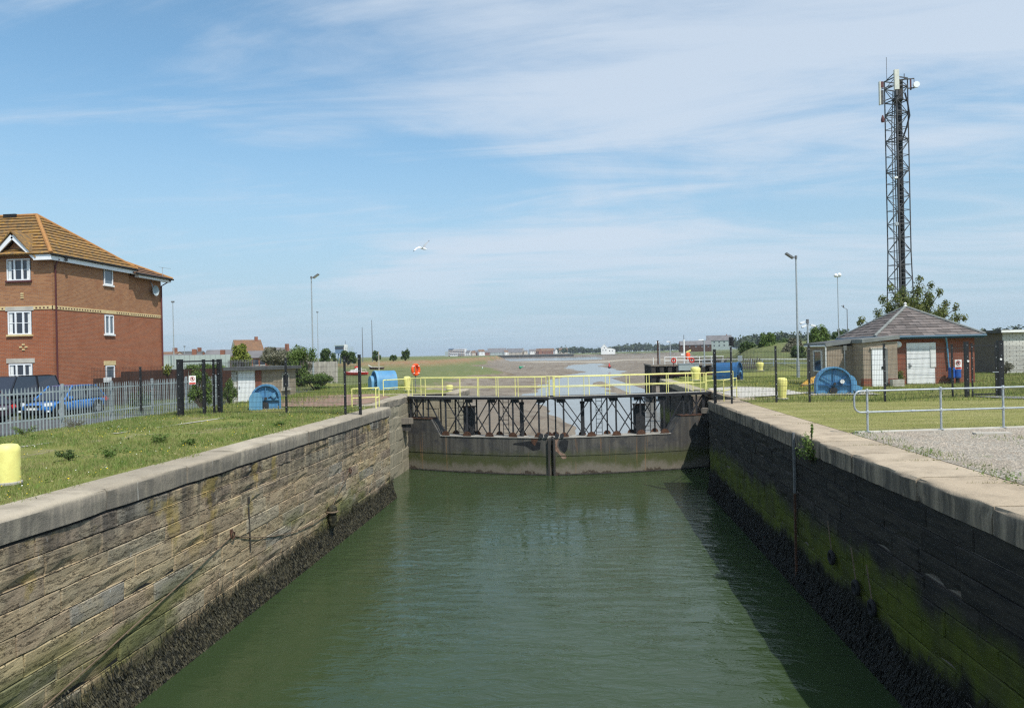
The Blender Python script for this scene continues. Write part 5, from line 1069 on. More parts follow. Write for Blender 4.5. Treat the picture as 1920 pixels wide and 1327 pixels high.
# ================================================================== right hand things
HRL = thing('handrail', 'galvanised tube handrail along the gravel edge on the right', 'handrail', (9, 19.2, 0))
A0, A1 = Vector((6.82, ke(6.82)+.02, 0)), Vector((14.5, ke(14.5)+.02, 0))
def hr(x, z): return (x, ke(x)+.02, z)
rr = .14; top = [hr(6.95+rr*0, 0)]
loop = [hr(14.8, 1.07)]+[hr(7.1, 1.07)]+[hr(7.1-.17*math.sin(a), .90+.17*math.cos(a)) for a in [math.pi/2*i/5 for i in range(1, 6)]]+[hr(7.1-.17*math.cos(a), .70-.17*math.sin(a)) for a in [math.pi/2*i/5 for i in range(0, 6)]]+[hr(14.8, .53)]
MB().tube(loop, .024, 10).build('rail', 'galv', HRL, True)
for x in (7.27, 9.22, 10.9, 12.8): 
    p = MB().tube([hr(x, 0), hr(x, 1.1)], .027, 10).build('post', 'galv', HRL, True)
    for z in (1.07, .53): MB().lathe([(.028, -.05), (.04, -.03), (.04, .03), (.028, .05)], hr(x, z), 12).build('clamp', 'galv', p, True)
    MB().lathe([(.07, 0), (.07, .012)], hr(x, .03), 12).build('base_flange', 'galv', p, True)
MB().tube([hr(8.42, .53), hr(8.52, .53)], .03, 10).build('sleeve', 'galv', HRL, True)
o = B(-.42, .42, -.09, .09, 0, .04).build('concrete_block', 'pale_concrete'); o.location = (9.95, 18.4, .01); tag(o, 'pale concrete slab lying on the gravel behind the handrail', 'slab')
SK = thing('skip_boat', 'upturned orange yellow plastic hull leaning beside the blue winch', 'hull', (12.35, 39.6, 0), None, R(18)); SK.scale = (.62, .62, .72)
vs = []; fs = []; n = 9
for i in range(n):
    t = i/(n-1); w_ = .75*math.sin(math.pi*(.12+.62*t)); x = -1.0+2.0*t
    for a in [math.pi*k/8 for k in range(9)]: vs.append((x, -w_*.5*math.cos(a)*1.0+.1, .18+.5*t+w_*.75*math.sin(a)*.7))
for i in range(n-1):
    for k in range(8): a = i*9+k; fs.append((a, a+1, a+10, a+9))
fs += [tuple(range(9)), tuple((n-1)*9+k for k in range(8, -1, -1))]
MB().add(vs, fs).build('hull', 'skip_yellow', SK, True, False)
for k in range(5): t = .3+.14*k; w_ = .75*math.sin(math.pi*(.12+.62*t)); x = -1+2*t; MB().tube([(x, .1-w_*.5*math.cos(a)*1.03, .18+.5*t+w_*.54*math.sin(a)) for a in [math.pi*q/8 for q in range(9)]], .025, 6).build('rib', 'skip_yellow', SK, True, False)
MB().tube([(-1, .05, .2), (-1.05, 0, .35), (-.6, -.3, .3), (.2, -.35, .5), (.95, -.3, .7)], .03, 6).build('gunwale', 'timber_grey', SK, True, False)
MB().bar((.7, .1, 0), (.7, .1, .75), .1).build('prop', 'timber_grey', SK, False, False)

# ================================================================== lamp posts, masts
def lamp_post(label, x, y, hgt, head, z=0., base=1.2, r=.075):
    o = thing('lamp_post', label, 'lamp post', (x, y, z), 'floodlight posts')
    MB().tube([(x, y, z), (x, y, z+base), (x, y, z+base+.01), (x, y, z+hgt)], [r*1.6, r*1.55, r, r*.75], 12).build('column', 'galv', o, True)
    h_ = MB().bar((x, y, z+hgt), (x+head*.35, y-.1, z+hgt-.12), .05).build('bracket', 'mast_steel', o)
    c = Vector((x+head*.62, y-.1, z+hgt+.08)); f = MB(); f.bar(c+Vector((-head*.33, 0, -.19)), c+Vector((head*.33, 0, .19)), .42, .12); f.build('floodlight', 'mast_steel', o)
    MB().bar(c+Vector((-head*.26, 0, -.15))-Vector((-.03, 0, .065)), c+Vector((head*.26, 0, .15))-Vector((-.03, 0, .065)), .34, .02).build('lens', 'lamp_glass', o)
    MB().lathe([(.09, -.15), (.1, .06), (.05, .1)], (x, y, z+hgt), 12).build('cap', 'mast_steel', o, True); return o
lamp_post('tall pale floodlight post above the left bushes', -26.9, 70.2, 10.4, .85)
lamp_post('tall floodlight post on the right quay in front of the dunes', 16.1, 54.7, 8.95, -.8)
def mast(label, p, z0, r=.06, cap=True, mat='galv'):
    x, y, z1 = p; o = thing('mast', label, 'mast', (x, y, z0), 'thin masts'); MB().tube([(x, y, z0), (x, y, z0+(z1-z0)*.5), (x, y, z1)], [r, r*.8, r*.55], 8).build('pole', mat, o, True)
    if cap: B(x-r*2.2, x+r*2.2, y-r, y+r, z1-.02, z1+r*2).build('lamp_head', 'mast_steel', o)
    return o
mast('thin lamp mast just right of the brick house', (-42.38, 71.33, 8.35), -.4, .07)
mast('faint thin mast behind the left floodlight post', (-58.25, 155.21, 12.36), -1, .10)
mast('dark mast right of the control tower', (-75.52, 243.98, 12.72), .5, .17, False, 'mast_steel')
mast('taller dark mast right of the control tower', (-72.13, 244.30, 15.07), .5, .18, False, 'mast_steel')
mast('short thin mast among the left houses', (-66.01, 114.30, 4.56), -.4, .07)
GLp = (19.88, 57.12, 7.69)
o = thing('globe_lamp', 'slim pole with a cluster of white globe lamps', 'lamp post', (GLp[0], GLp[1], 0)); MB().tube([(GLp[0], GLp[1], 0), (GLp[0], GLp[1], 2.6), (GLp[0], GLp[1], 2.61), (GLp[0], GLp[1], GLp[2])], [.07, .06, .035, .03], 8).build('pole', 'galv', o, True)
def ball(mb, c, r, n=12): return mb.lathe([(r*math.sin(math.pi*i/8)+.002, -r*math.cos(math.pi*i/8)) for i in range(9)], c, n)
for dx, dz, s in ((-.14, .02, .14), (.13, .05, .16), (0, -.03, .1)): ball(MB(), (GLp[0]+dx, GLp[1], GLp[2]+dz), s).build('globe', 'white_gloss', o, True)
MB().tube([(GLp[0]-.12, GLp[1], 3.6), (GLp[0]+.05, GLp[1], 3.2), (GLp[0]+.12, GLp[1], 3.0)], .03).build('cable_loop', 'mast_steel', o, True)
AN = (17.57, 48.87, 4.67)
o = thing('weather_mast', 'thin mast carrying an anemometer above the annex roof', 'mast', (AN[0], AN[1], 2.5)); MB().tube([(AN[0], AN[1], 2.4), AN], .025, 8).build('pole', 'mast_steel', o, True); MB().tube([AN, (AN[0]-.32, AN[1], AN[2]+.2)], .014).build('arm', 'mast_steel', o, True); MB().lathe([(.03, -.1), (.05, 0), (.03, .09)], (AN[0]-.22, AN[1], AN[2]+.2), 10).build('anemometer', 'mast_steel', o, True); ball(MB(), (AN[0]-.32, AN[1], AN[2]+.24), .03).build('cup', 'mast_steel', o, True)
CC = (15.92, 51.73, 4.14)
o = thing('camera_pole', 'pole with a cluster of white security cameras', 'camera pole', (CC[0], CC[1], 0)); MB().tube([(CC[0], CC[1], 0), CC], .06, 10).build('pole', 'galv', o, True); MB().lathe([(.1, -.25), (.1, .05)], CC, 10).build('head_box', 'mast_steel', o, True)
for dx, dz, s in ((-.38, -.16, -1), (-.28, -.42, -1), (.34, -.38, 1)):
    c = (CC[0]+dx, CC[1]-.1, CC[2]+dz); cm_ = MB().bar((c[0]-.15*s, c[1], c[2]+.04), (c[0]+.16*s, c[1], c[2]-.06), .14, .13).build('camera', 'white_gloss', o); MB().lathe([(.07, -.08), (.07, .0)], (c[0]+.1*s, c[1], c[2]-.06), 10).build('lens', 'dark', cm_, True); MB().tube([(CC[0], CC[1], c[2]+.05), (c[0], c[1], c[2]+.05)], .02).build('arm', 'galv', cm_, True)

# ================================================================== lattice telecom tower
TW = (27.80, 64.90, 1.89); tx, ty = TW[0], TW[1]; TZ = 25.6
T = thing('telecom_tower', 'tall steel lattice telecom tower with antennas', 'tower', (tx, ty, 0))
def hw_(z): return .80+ .36*max(0, (11-z)/11)**1.3
cr_ = [(-1, -1), (1, -1), (1, 1), (-1, 1)]; rz_ = R(24)
def cn(k, z): a = cr_[k % 4]; w_ = hw_(z); return Vector((tx+(a[0]*math.cos(rz_)-a[1]*math.sin(rz_))*w_*.78, ty+(a[0]*math.sin(rz_)+a[1]*math.cos(rz_))*w_*.78, z))
zs = [0]+list(np.arange(1.3, TZ, 1.18)); zs.append(TZ); TS = 'tower_steel'
for k in range(4): MB().tube([cn(k, z) for z in zs], .05, 6).build('leg', TS, T, True)
for i in range(len(zs)-1):
    for k in range(4):
        a, b = (k, k+1) if (i+k) % 2 == 0 else (k+1, k); zm = zs[i]; zn = zs[i+1]
        MB().bar(cn(a, zm), cn(b, zn), .042).build('brace', TS if k % 2 == 0 else 'mast_steel', T)
        MB().bar(cn(k, zm), cn(k+1, zm), .042).build('strut', TS, T)
for dx, r0, mt in ((.06, .10, 'black_steel'), (.30, .17, 'black_steel'), (-.20, .05, 'mast_steel'), (-.42, .045, 'mast_steel')): MB().tube([(tx+dx, ty, 0), (tx+dx, ty, 21.5), (tx+dx*.6, ty, 24.6)], r0, 8).build('feeder_cables', mt, T, True)
MB().tube([(tx+.25, ty-.2, 20), (tx+.62, ty-.4, 21.3), (tx+.86, ty-.5, 22.3), (tx+.72, ty-.5, 23.4), (tx+.55, ty-.4, 24.3)], .07, 8).build('feeder_cables', 'black_steel', T, True)
ld = MB().bar((tx-.02, ty-.3, .5), (tx-.02, ty-.3, 24.5), .035).build('ladder', TS, T); MB().bar((tx+.3, ty-.3, .5), (tx+.3, ty-.3, 24.5), .035).build('stile', TS, ld)
rg = MB(); [rg.bar((tx-.02, ty-.3, .8+.35*k), (tx+.3, ty-.3, .8+.35*k), .025) for k in range(67)]; rg.build('rungs', 'mast_steel', ld)['kind'] = 'stuff'
for z in (17.6, 20.4, 22.7, 23.7, 24.9, TZ):
    for k in range(4): MB().bar(cn(k, z), cn(k+1, z), .075).build('ring_beam', TS, T)
MB().lathe([(.34, -.16), (.44, -.05), (.44, .12), (.34, .16)], (tx-.02, ty-.35, 23.75), 16).build('cable_drum', 'gate_steel', T, True)
B(tx-.52, tx-.14, ty-1.0, ty-.78, 24.45, 26.15).build('panel_antenna', 'antenna', T); B(tx-.42, tx-.24, ty-.98, ty-.8, 23.95, 24.44).build('antenna_bracket', TS, T)
B(tx+.02, tx+.36, ty-.5, ty-.2, 23.9, 25.45).build('equipment_box', 'timber_black', T)
pa = B(tx-1.60, tx-1.50, ty-.6, ty-.35, 23.35, 25.35).build('panel_antenna', 'antenna', T); B(tx-1.49, tx-1.22, ty-.5, ty-.35, 24.85, 25.35).build('remote_radio', 'dark_red', pa); B(tx-1.46, tx-1.24, ty-.5, ty-.35, 23.4, 24.6).build('remote_radio', TS, pa)
for z in (23.6, 24.7): MB().bar((tx-1.45, ty-.4, z), (tx-.5, ty-.3, z+.35), .07).build('outrigger', TS, T)
MB().bar((tx+.3, ty-.4, 25.45), (tx+1.3, ty-.5, 25.45), .08).build('outrigger', TS, T); MB().bar((tx+1.02, ty-.45, 25.5), (tx+1.02, ty-.45, 24.5), .1).build('dish_pole', 'dark_red', T); MB().bar((tx+1.28, ty-.5, 25.45), (tx+1.28, ty-.5, 25.0), .035).build('hanger', TS, T); MB().bar((tx+.8, ty-.45, 24.65), (tx+1.3, ty-.5, 24.65), .09).build('outrigger', TS, T)
MB().lathe([(.26, -.05), (.27, .1), (.22, .16), (.02, .18)], (tx+1.36, ty-.75, 24.85), 20, 'y').build('microwave_dish', 'white_gloss', T, True)
MB().bar((tx-.75, ty, TZ), (tx-.75, ty, 27.6), .03).build('whip_aerial', TS, T); MB().bar((tx+.7, ty, TZ), (tx+.7, ty, 26.1), .05).build('lightning_rod', TS, T); MB().bar((tx-.9, ty-.3, 25.5), (tx-.45, ty-.8, 25.9), .06).build('outrigger', TS, T)
al_ = MB().lathe([(.12, 0), (.15, .2), (.11, .4), (.05, .6)], (tx-1.28, ty-.3, 21.9), 12).build('beacon', 'dark_red', T, True); MB().bar((tx-1.28, ty-.3, 21.9), (tx-.5, ty-.1, 22.1), .06).build('bracket', TS, al_)
MB().lathe([(.15, -.05), (.17, .0), (.1, .1)], (tx-.5, ty-.8, 13.0), 12, 'y').build('small_dish', 'galv', T, True); B(tx-.62, tx-.3, ty-.85, ty-.6, 16.9, 17.05).build('small_box', 'white', T)

T.location.z = -.35
# ================================================================== trees
def tree(name, label, base, shoots, n, leafsize, mat, blob, group=None, trunk=.12):
    o = thing(name, label, 'tree', base, group); sm = MB(); bl = []; b = Vector(base)
    for s in shoots:
        e = Vector(s); k = b.lerp(e, .45)+Vector(((b.x-e.x)*.12, 0, (e.z-b.z)*.06)); sm.tube([b, k, e], [trunk, trunk*.55, .015], 6)
        for q in range(4): t = .42+.19*q; p = (k.lerp(e, (t-.42)/.57) if q else k); f = blob*(1.25-.22*q)*rnd.uniform(.8, 1.15); bl.append(((p.x+rnd.uniform(-.3, .3)*blob, p.y+rnd.uniform(-.5, .5)*blob, p.z), (f*.72, f*.72, f)))
    sm.build('trunk', 'bark', o, True); v, f = leaves(bl, n, leafsize, .35, .25); link('crown', npmesh('crown', v, f), mat, o); return o
tree('sycamore_tree', 'spiky young sycamore rising behind the pyramid roof', (24.01, 54.50, 1.92), [(20.33, 53.15, 3.98), (21.44, 54.26, 4.58), (22.74, 55.39, 5.63), (22.20, 53.33, 6.34), (23.48, 54.45, 6.09), (23.38, 52.43, 5.25), (24.81, 54.58, 6.99), (25.99, 55.69, 6.59), (25.68, 53.65, 5.96), (27.30, 55.82, 5.22), (26.95, 53.77, 4.87), (27.85, 54.86, 4.13), (24.68, 56.57, 4.94), (25.60, 55.66, 4.86), (22.73, 53.38, 4.61), (20.98, 52.21, 4.11), (25.07, 52.59, 4.32), (27.55, 55.84, 4.23)], 26000, .08, 'leaf_sycamore', .74)
def bush(name, label, c, rad, n, size, mat, group=None, lumps=12, cat='bush'):
    o = thing(name, label, cat, (c[0], c[1], c[2]), group); bl = []; sm = MB()
    for i in range(lumps):
        a = rnd.uniform(0, 6.28); q = rnd.uniform(.1, .8)**.7; h_ = rnd.uniform(.25, 1)
        p = (c[0]+rad[0]*q*math.cos(a)*(1.25-.6*h_), c[1]+rad[1]*q*math.sin(a)*(1.25-.6*h_), c[2]+rad[2]*h_*.88); s = rnd.uniform(.14, .36); bl.append((p, (rad[0]*s, rad[1]*s, rad[2]*s*.7))); sm.tube([c, p], [.05*rad[2]/2, .015], 5)
    sm.build('trunk', 'bark', o); v, f = leaves(bl, n, size, .3, .35); link('crown', npmesh('crown', v, f), mat, o); return o

for (lb, bu, n, size, mt, nm) in [
 ('yellow green tree behind the small hut', ((-40.02, 81.60, 1.06), (1.68, 1.34, 3.11)), 2600, .17, 'leaf_yellow', 'garden_tree'),
 ('wide greyish hedge bush behind the hut roof', ((-33.89, 77.15, 1.05), (2.33, 1.86, 2.57)), 3600, .15, 'leaf_grey', 'bush'),
 ('long mixed hedge running behind the hut towards the floodlight post', ((-30.58, 73.45, 0.39), (3.40, 2.72, 2.72)), 5200, .14, 'leaf_grey', 'hedge'),
 ('tall green bush right of the hut', ((-25.50, 63.88, -0.57), (1.77, 1.42, 3.74)), 4600, .12, 'leaf_mid', 'bush'),
 ('low flowering bush at the foot of the left floodlight post', ((-21.21, 56.25, -0.70), (1.90, 1.52, 1.64)), 3200, .09, 'leaf_mid', 'bush'),
 ('leafy shrub behind the left mesh gate', ((-18.00, 32.45, -0.04), (0.61, 0.49, 1.78)), 2200, .06, 'leaf_mid', 'bush'),
 ('small shrub at the end of the palisade fence', ((-18.09, 35.45, -0.05), (0.43, 0.34, 1.21)), 1300, .05, 'leaf_mid', 'bush'),
 ('clipped hedge in front of the pale sheet wall', ((-32.41, 59.21, 0.84), (2.04, 1.63, 1.02)), 2600, .10, 'leaf_mid', 'hedge'),
 ('round dark bush left of the control tower', ((-52.56, 145.70, 0.71), (1.96, 1.57, 3.36)), 1500, .25, 'leaf_dark', 'bush'),
 ('round dark bush in front of the control tower legs', ((-48.49, 146.09, 0.63), (2.01, 1.61, 2.91)), 1500, .25, 'leaf_dark', 'bush'),
 ('small tree right of the two dark masts', ((-56.61, 195.54, 0.83), (1.49, 1.19, 3.28)), 900, .28, 'leaf_dark', 'small_tree'),
 ('low round shrub on the bank between two small trees', ((-59.63, 225.39, 0.68), (1.20, 0.96, 2.23)), 500, .28, 'leaf_dark', 'bush'),
 ('small tree on the bank near the lifebuoy', ((-55.78, 225.75, 0.77), (1.63, 1.30, 3.60)), 900, .3, 'leaf_dark', 'small_tree'),
 ('large rounded green bush on the dune top', ((33.00, 128.68, 1.40), (2.24, 1.79, 3.54)), 2600, .22, 'leaf_mid', 'bush'),
 ('dark thicket left on the dune slope', ((30.64, 133.48, 0.86), (1.94, 1.55, 2.72)), 1500, .22, 'leaf_dark', 'bush'),
 ('grey green bush on the dune right of the floodlight post', ((33.47, 115.66, 0.73), (1.92, 1.54, 3.01)), 2000, .2, 'leaf_grey', 'bush'),
 ('low dark bush on the dune foot', ((29.93, 101.27, 0.46), (1.61, 1.29, 1.90)), 1500, .17, 'leaf_dark', 'bush'),
 ('bright green bush rising behind the annex roof', ((30.63, 95.31, 0.79), (1.85, 1.48, 4.12)), 3400, .16, 'leaf_mid', 'bush'),
 ('dark trees behind the globe lamp pole', ((54.99, 155.87, 1.14), (3.13, 2.51, 4.48)), 1800, .26, 'leaf_dark', 'bush'),
 ('dark bush behind the white security cameras', ((39.35, 144.34, 1.05), (2.61, 2.09, 2.93)), 1700, .22, 'leaf_dark', 'bush')]:
    bush(nm, lb, bu[0], bu[1], int(n*1.7), size*.78, mt, 'bushes and small trees around the quay', 26)

# ================================================================== houses beyond
def far_house(label, c, w_, d_, eave, ridge, wall, roof, rz=0., axis='x', win=3, group='houses beyond the left quay', chim=True, name='house'):
    o = thing(name, label, 'house', c, group, rz)
    MB().box(-w_/2, w_/2, -d_/2, d_/2, -2, eave).build('wall', wall, o, False, False)
    if axis == 'x': pts = [(-d_/2-.3, eave-.1), (d_/2+.3, eave-.1), (0, ridge)]; r_ = MB().prism(pts, 'x', -w_/2-.2, w_/2+.2).build('roof', roof, o, False, False)
    else: pts = [(-w_/2-.3, eave-.1), (w_/2+.3, eave-.1), (0, ridge)]; r_ = MB().prism(pts, 'y', -d_/2+.06, d_/2+.2).build('roof', roof, o, False, False); MB().prism([(-w_/2, eave-.1), (w_/2, eave-.1), (0, ridge-.25)], 'y', -d_/2-.02, -d_/2+.3).build('gable', wall, o, False, False)
    if axis == 'x':
        for e_ in (-1, 1): MB().prism([(-d_/2, eave-.12), (d_/2, eave-.12), (0, ridge-.25)], 'x', e_*(w_/2+.2), e_*(w_/2+.23)).build('gable', wall, o, False, False)
    if chim: MB().box(w_*.3, w_*.3+.6, -.3, .3, ridge-.8, ridge+.7).build('chimney', 'far_brick', r_, False, False)
    for k in range(win):
        x = -w_/2+w_*(k+.5)/win
        for z in ((eave-1.6,) if eave < 4 else (eave-1.7, eave-4.3)):
            wn = MB().box(x-.5, x+.5, -d_/2-.04, -d_/2+.02, z, z+1.1).build('window', 'glass', o, False, False); MB().box(x-.58, x+.58, -d_/2-.07, -d_/2-.03, z-.1, z).build('sill', 'white', wn, False, False)
    return o

far_house('cream house with brown roof at the right edge of the brick house', (-74.93, 123.50, 3.08)[:2]+(-.4,), 5, 6, 3.2, 4.3, 'far_wall_cream', 'roof_brown')
far_house('low brick bungalow with gable beyond the sheet wall', (-58.57, 99.93, 2.87)[:2]+(-.4,), 6, 5, 2.3, 3.6, 'far_brick', 'far_roof_grey', R(20))
far_house('dark roofed house behind the terrace', (-81.09, 143.00, 4.00)[:2]+(-.4,), 5, 6, 2.6, 4.6, 'far_brick', 'felt')
far_house('long grey roofed terrace beyond the sheet wall', (-58.39, 106.98, 3.16)[:2]+(-.4,), 8, 5, 2.1, 3.5, 'far_brick', 'far_roof_grey', R(8), win=5)
far_house('white gabled cottage left of the yellow green tree', (-61.53, 119.74, 3.57)[:2]+(-.4,), 6, 6, 2.8, 4.4, 'far_wall_white', 'far_roof_grey', R(14))
far_house('tall house with pale gable and brown roof above the hut', (-74.01, 153.72, 3.86)[:2]+(-.4,), 5.6, 5.2, 4.2, 7.0, 'far_wall_cream', 'roof_brown', R(42))
far_house('brick house with twin gables behind the hedge', (-62.70, 144.74, 3.61)[:2]+(-.4,), 6, 5, 3.2, 5.0, 'far_brick', 'far_roof_grey', R(-20), 'y')
far_house('brick terrace house just right of the pale gabled house', (-66.94, 144.34, 3.48)[:2]+(-.4,), 4, 5, 3.0, 4.4, 'far_brick', 'far_roof_grey', R(10))
SW = thing('sheet_wall', 'long pale grey sheet wall beyond the palisade fence', 'wall', (-41.85, 74.39, 1.38)[:2]+(-.4,))
a_, b_ = (-44.68, 72.12, 1.48), (-38.94, 76.68, 1.28); k = 14
for i in range(k):
    p, q = Vector(a_).lerp(Vector(b_), i/k), Vector(a_).lerp(Vector(b_), (i+1)/k-.003); MB().bar((p.x, p.y, 1.2), (q.x, q.y, 1.2), .08, 3.2).build('panel', 'sheet_grey', SW)
DP = thing('palisade_fence', 'dark palisade fence behind the hut roof', 'fence', (-28.31, 57.59, 1.71)[:2]+(-.4,), 'palisade fences')
a_, b_ = Vector((-29.38, 57.49, 1.96)), Vector((-27.15, 57.70, 1.91))
for i in range(18): p = a_.lerp(b_, i/17); MB().bar((p.x, p.y, -.4), (p.x, p.y, 2.2), .05, .02).build('pale', 'mast_steel', DP)
MB().bar((a_.x, a_.y+.03, 2.0), (b_.x, b_.y+.03, 2.0), .04).build('rail', 'mast_steel', DP); MB().bar((a_.x, a_.y+.03, .2), (b_.x, b_.y+.03, .2), .04).build('rail', 'mast_steel', DP)
CW = thing('concrete_panel_wall', 'grey concrete panel wall beside the left floodlight post', 'wall', (-27.82, 75.44)+(-.3,))
a_, b_ = Vector((-28.50, 72.89)+(0,)), Vector((-25.92, 74.61)+(0,))
for i in range(5): p, q = a_.lerp(b_, i/5), a_.lerp(b_, (i+1)/5-.01); MB().bar((p.x, p.y, .7), (q.x, q.y, .7), .1, 2.2).build('panel', 'concrete', CW); MB().bar((q.x, q.y-.08, -.5), (q.x, q.y-.08, 1.85), .14).build('post', 'pale_concrete', CW)

# control tower on legs
CT = (-84.72, 253.15, 4.14); o = thing('control_tower', 'blue grey control cabin on stilt legs beyond the marsh', 'tower', (CT[0], CT[1], .5)); cx_, cy_ = CT[0], CT[1]
for dx in (-2.6, 2.0): 
    for dy in (-1.5, 1.5): MB().bar((cx_+dx, cy_+dy, 0), (cx_+dx*.8, cy_+dy, 3.6), .35).build('leg', 'steel_blue', o)
B(cx_-3.6, cx_+3.6, cy_-2, cy_+2, 3.6, 4.0).build('deck', 'steel_blue', o); cb_ = B(cx_-3.3, cx_-.4, cy_-1.7, cy_+1.7, 4.0, 6.4).build('cabin', 'steel_blue', o); B(cx_-3.34, cx_-.36, cy_-1.74, cy_+1.74, 5.2, 5.9).build('window_band', 'glass', cb_); B(cx_-3.6, cx_-.1, cy_-2, cy_+2, 6.4, 6.7).build('roof', 'sheet_grey', cb_)
B(cx_-.3, cx_+.5, cy_-1, cy_+1, 4.0, 6.9).build('stair_box', 'far_wall_white', o); MB().tube([(cx_, cy_, 6.9), (cx_, cy_, 8.2)], .08).build('aerial', 'mast_steel', o, True)
for z in (4.6, 5.2, 5.8): MB().bar((cx_+.5, cy_-1.9, z), (cx_+3.5, cy_-1.9, z), .12).build('rail', 'sheet_grey', o)
for k in range(5): MB().bar((cx_+.6+k*.7, cy_-1.9, 4), (cx_+.6+k*.7, cy_-1.9, 5.9), .1).build('baluster', 'sheet_grey', o)

# boats on the marsh
def boat(label, p, L, W_, hull, deck, cabin, rz, z=-2.5):
    o = thing('beached_boat', label, 'boat', (p[0], p[1], z), 'boats lying on the marsh', rz); vs = []; fs = []
    st = [(-.5, .7, .55, .9), (-.3, .95, .45, .82), (0, 1, .4, .8), (.28, .8, .42, .9), (.44, .4, .5, 1.02), (.5, .05, .62, 1.1)]
    for t, w_, zk, zt in st: vs += [(t*L, -W_/2*w_, zt), (t*L, -W_/2*w_*.75, zk*.6), (t*L, 0, zk*.25), (t*L, W_/2*w_*.75, zk*.6), (t*L, W_/2*w_, zt)]
    for i in range(len(st)-1):
        for q in range(4): a = i*5+q; fs.append((a, a+1, a+6, a+5))
        fs.append((i*5+4, i*5, i*5+5, i*5+9))
    fs += [(0, 1, 2, 3, 4), (29, 28, 27, 26, 25)]
    MB().add(vs, fs).build('hull', hull, o, True, False); MB().bar((-L*.48, -W_*.46, .86), (L*.42, -W_*.26, 1.0), .08, .12).build('gunwale', deck, o, False, False)
    if cabin:
        c = MB().prism([(-L*.2, .8), (L*.28, .85), (L*.2, 1.5), (L*.02, 1.55), (-L*.05, 2.0), (-L*.2, 2.0)], 'y', -W_*.33, W_*.33).build('cabin', deck, o, False, False)
        MB().box(-L*.16, -L*.07, -W_*.335, -W_*.33, 1.45, 1.85).build('window', 'glass', c, False, False); MB().box(L*.03, L*.16, -W_*.335, -W_*.33, 1.1, 1.38).build('window', 'glass', c, False, False)
        MB().lathe([(.55, 0), (.6, .25), (.3, .55)], (-L*.02, 0, 1.9), 12).build('cover', 'red', o, True, False); MB().tube([(-L*.4, -W_*.3, .9), (-L*.4, -W_*.3, 1.5), (-L*.22, -W_*.3, 1.5)], .05).build('pushpit', 'white', o, True, False)
    else: MB().bar((L*.3, 0, .9), (L*.56, 0, 1.7), .12, .3).build('bow_post', 'white', o, False, False)
    return o
boat('small red and white cabin cruiser beached on the marsh', (-57.07, 178.52), 6.0, 2.3, 'red', 'white_gloss', True, R(180))
boat('dark open boat beached farther out on the marsh', (-73.75, 254.53), 5.6, 2.0, 'timber_brown', 'white', False, R(172))
def stake(label, p, z0, hgt, mat='far_wall_cream', r=.1): o = thing('marker_post', label, 'post', (*p, z0)); MB().tube([(*p, z0), (*p, z0+hgt)], [r, r*.9], 8).build('pole', mat, o, True); MB().lathe([(r*1.2, 0), (r*1.2, .12)], (*p, z0+hgt), 8).build('cap', mat, o, True)
stake('pale timber marker post behind the far left winch', (-43.38, 151.65), -2, 5.2)
# lifebuoy
lb = (-9.86, 42.46, 1.37)
o = thing('lifebuoy', 'orange lifebuoy ring on a post beside the left bollard', 'lifebuoy', (lb[0], lb[1], 0)); rg = MB().torus((0, 0, 0), .30, .085, 'y', 24, 10).build('ring', 'orange', o, True, False); rg.location = (0, -.08, lb[2]); rg.rotation_euler = (0, 0, R(62))
for a in (45, 135, 225, 315): q = MB().torus((.30*math.cos(R(a)), 0, .30*math.sin(R(a))), .087, .02, 'z', 12, 6).build('white_band', 'white', rg, True, False)
MB().tube([(-.05, 0, 0), (-.05, 0, lb[2]+.3)], .03).build('post', 'mast_steel', o, True, False); MB().lathe([(.3, .0), (.3, .02)], (0, 0, lb[2]), 20, 'x').build('backing_board', 'orange', o, True, False)

# buoys stranded on the mud
def buoy(label, p, z, mat, s, tilt): 
    o = thing('buoy', label, 'buoy', (*p, z), 'navigation buoys on the mud'); o.rotation_euler = (0, R(tilt), .3)
    MB().lathe([(.2*s, -.2*s), (.6*s, 0), (.7*s, .35*s), (.55*s, .55*s)], (0, 0, 0), 16).build('float', mat if mat != 'red' else 'dark_red', o, True, False); MB().lathe([(.45*s, .55*s), (.16*s, 1.5*s), (.1*s, 1.9*s)], (0, 0, 0), 12).build('cone', mat, o, True, False); MB().lathe([(.12*s, 1.9*s), (.16*s, 2.1*s), (.05*s, 2.3*s)], (0, 0, 0), 10).build('lantern', 'white', o, True, False)
buoy('green conical buoy stranded upright on the mud', (-33.76, 245.60), -4.7, 'green_buoy', 1.15, 4)
buoy('green buoy lying tilted on the mud farther out', (-28.61, 338.91), -4.4, 'green_buoy', 1.1, 75)
buoy('red buoy stranded on the mud beyond the right gate leaf', (12.09, 294.09), -4.3, 'red', 1.1, -6)

# timber jetty on the right
J = thing('timber_jetty', 'dark timber piled jetty beyond the right entrance wall', 'jetty', (16, 118, -5)); r_ = random.Random(3)
for i in range(9): x = 11.3+i*1.25; MB().bar((x, 112, -6.5), (x, 112, -.15+r_.uniform(-.1, .1)), .62, .55).build('pile', 'timber_black', J)
for i in range(6): y = 113.8+i*2; MB().bar((11.3, y, -6.5), (11.3, y, -.1), .55, .62).build('pile', 'timber_black', J)
B(11.7, 22, 112.4, 124, -3.2, -.45).build('sheeting', 'timber_black', J); B(10.9, 22.3, 111.6, 124.3, -.15, .08).build('deck', 'timber_grey', J); B(11.0, 22.2, 111.5, 111.65, -1.6, -1.2).build('waling', 'timber_brown', J)
for i in range(7): MB().tube([(11.3+i*1.75, 111.9, .08), (11.3+i*1.75, 111.9, 1.2)], .05).build('stanchion', 'white', J, True)
for z in (.65, 1.18): MB().tube([(13, 111.9, z), (21.9, 111.9, z)], .05).build('guard_rail', 'white', J, True)
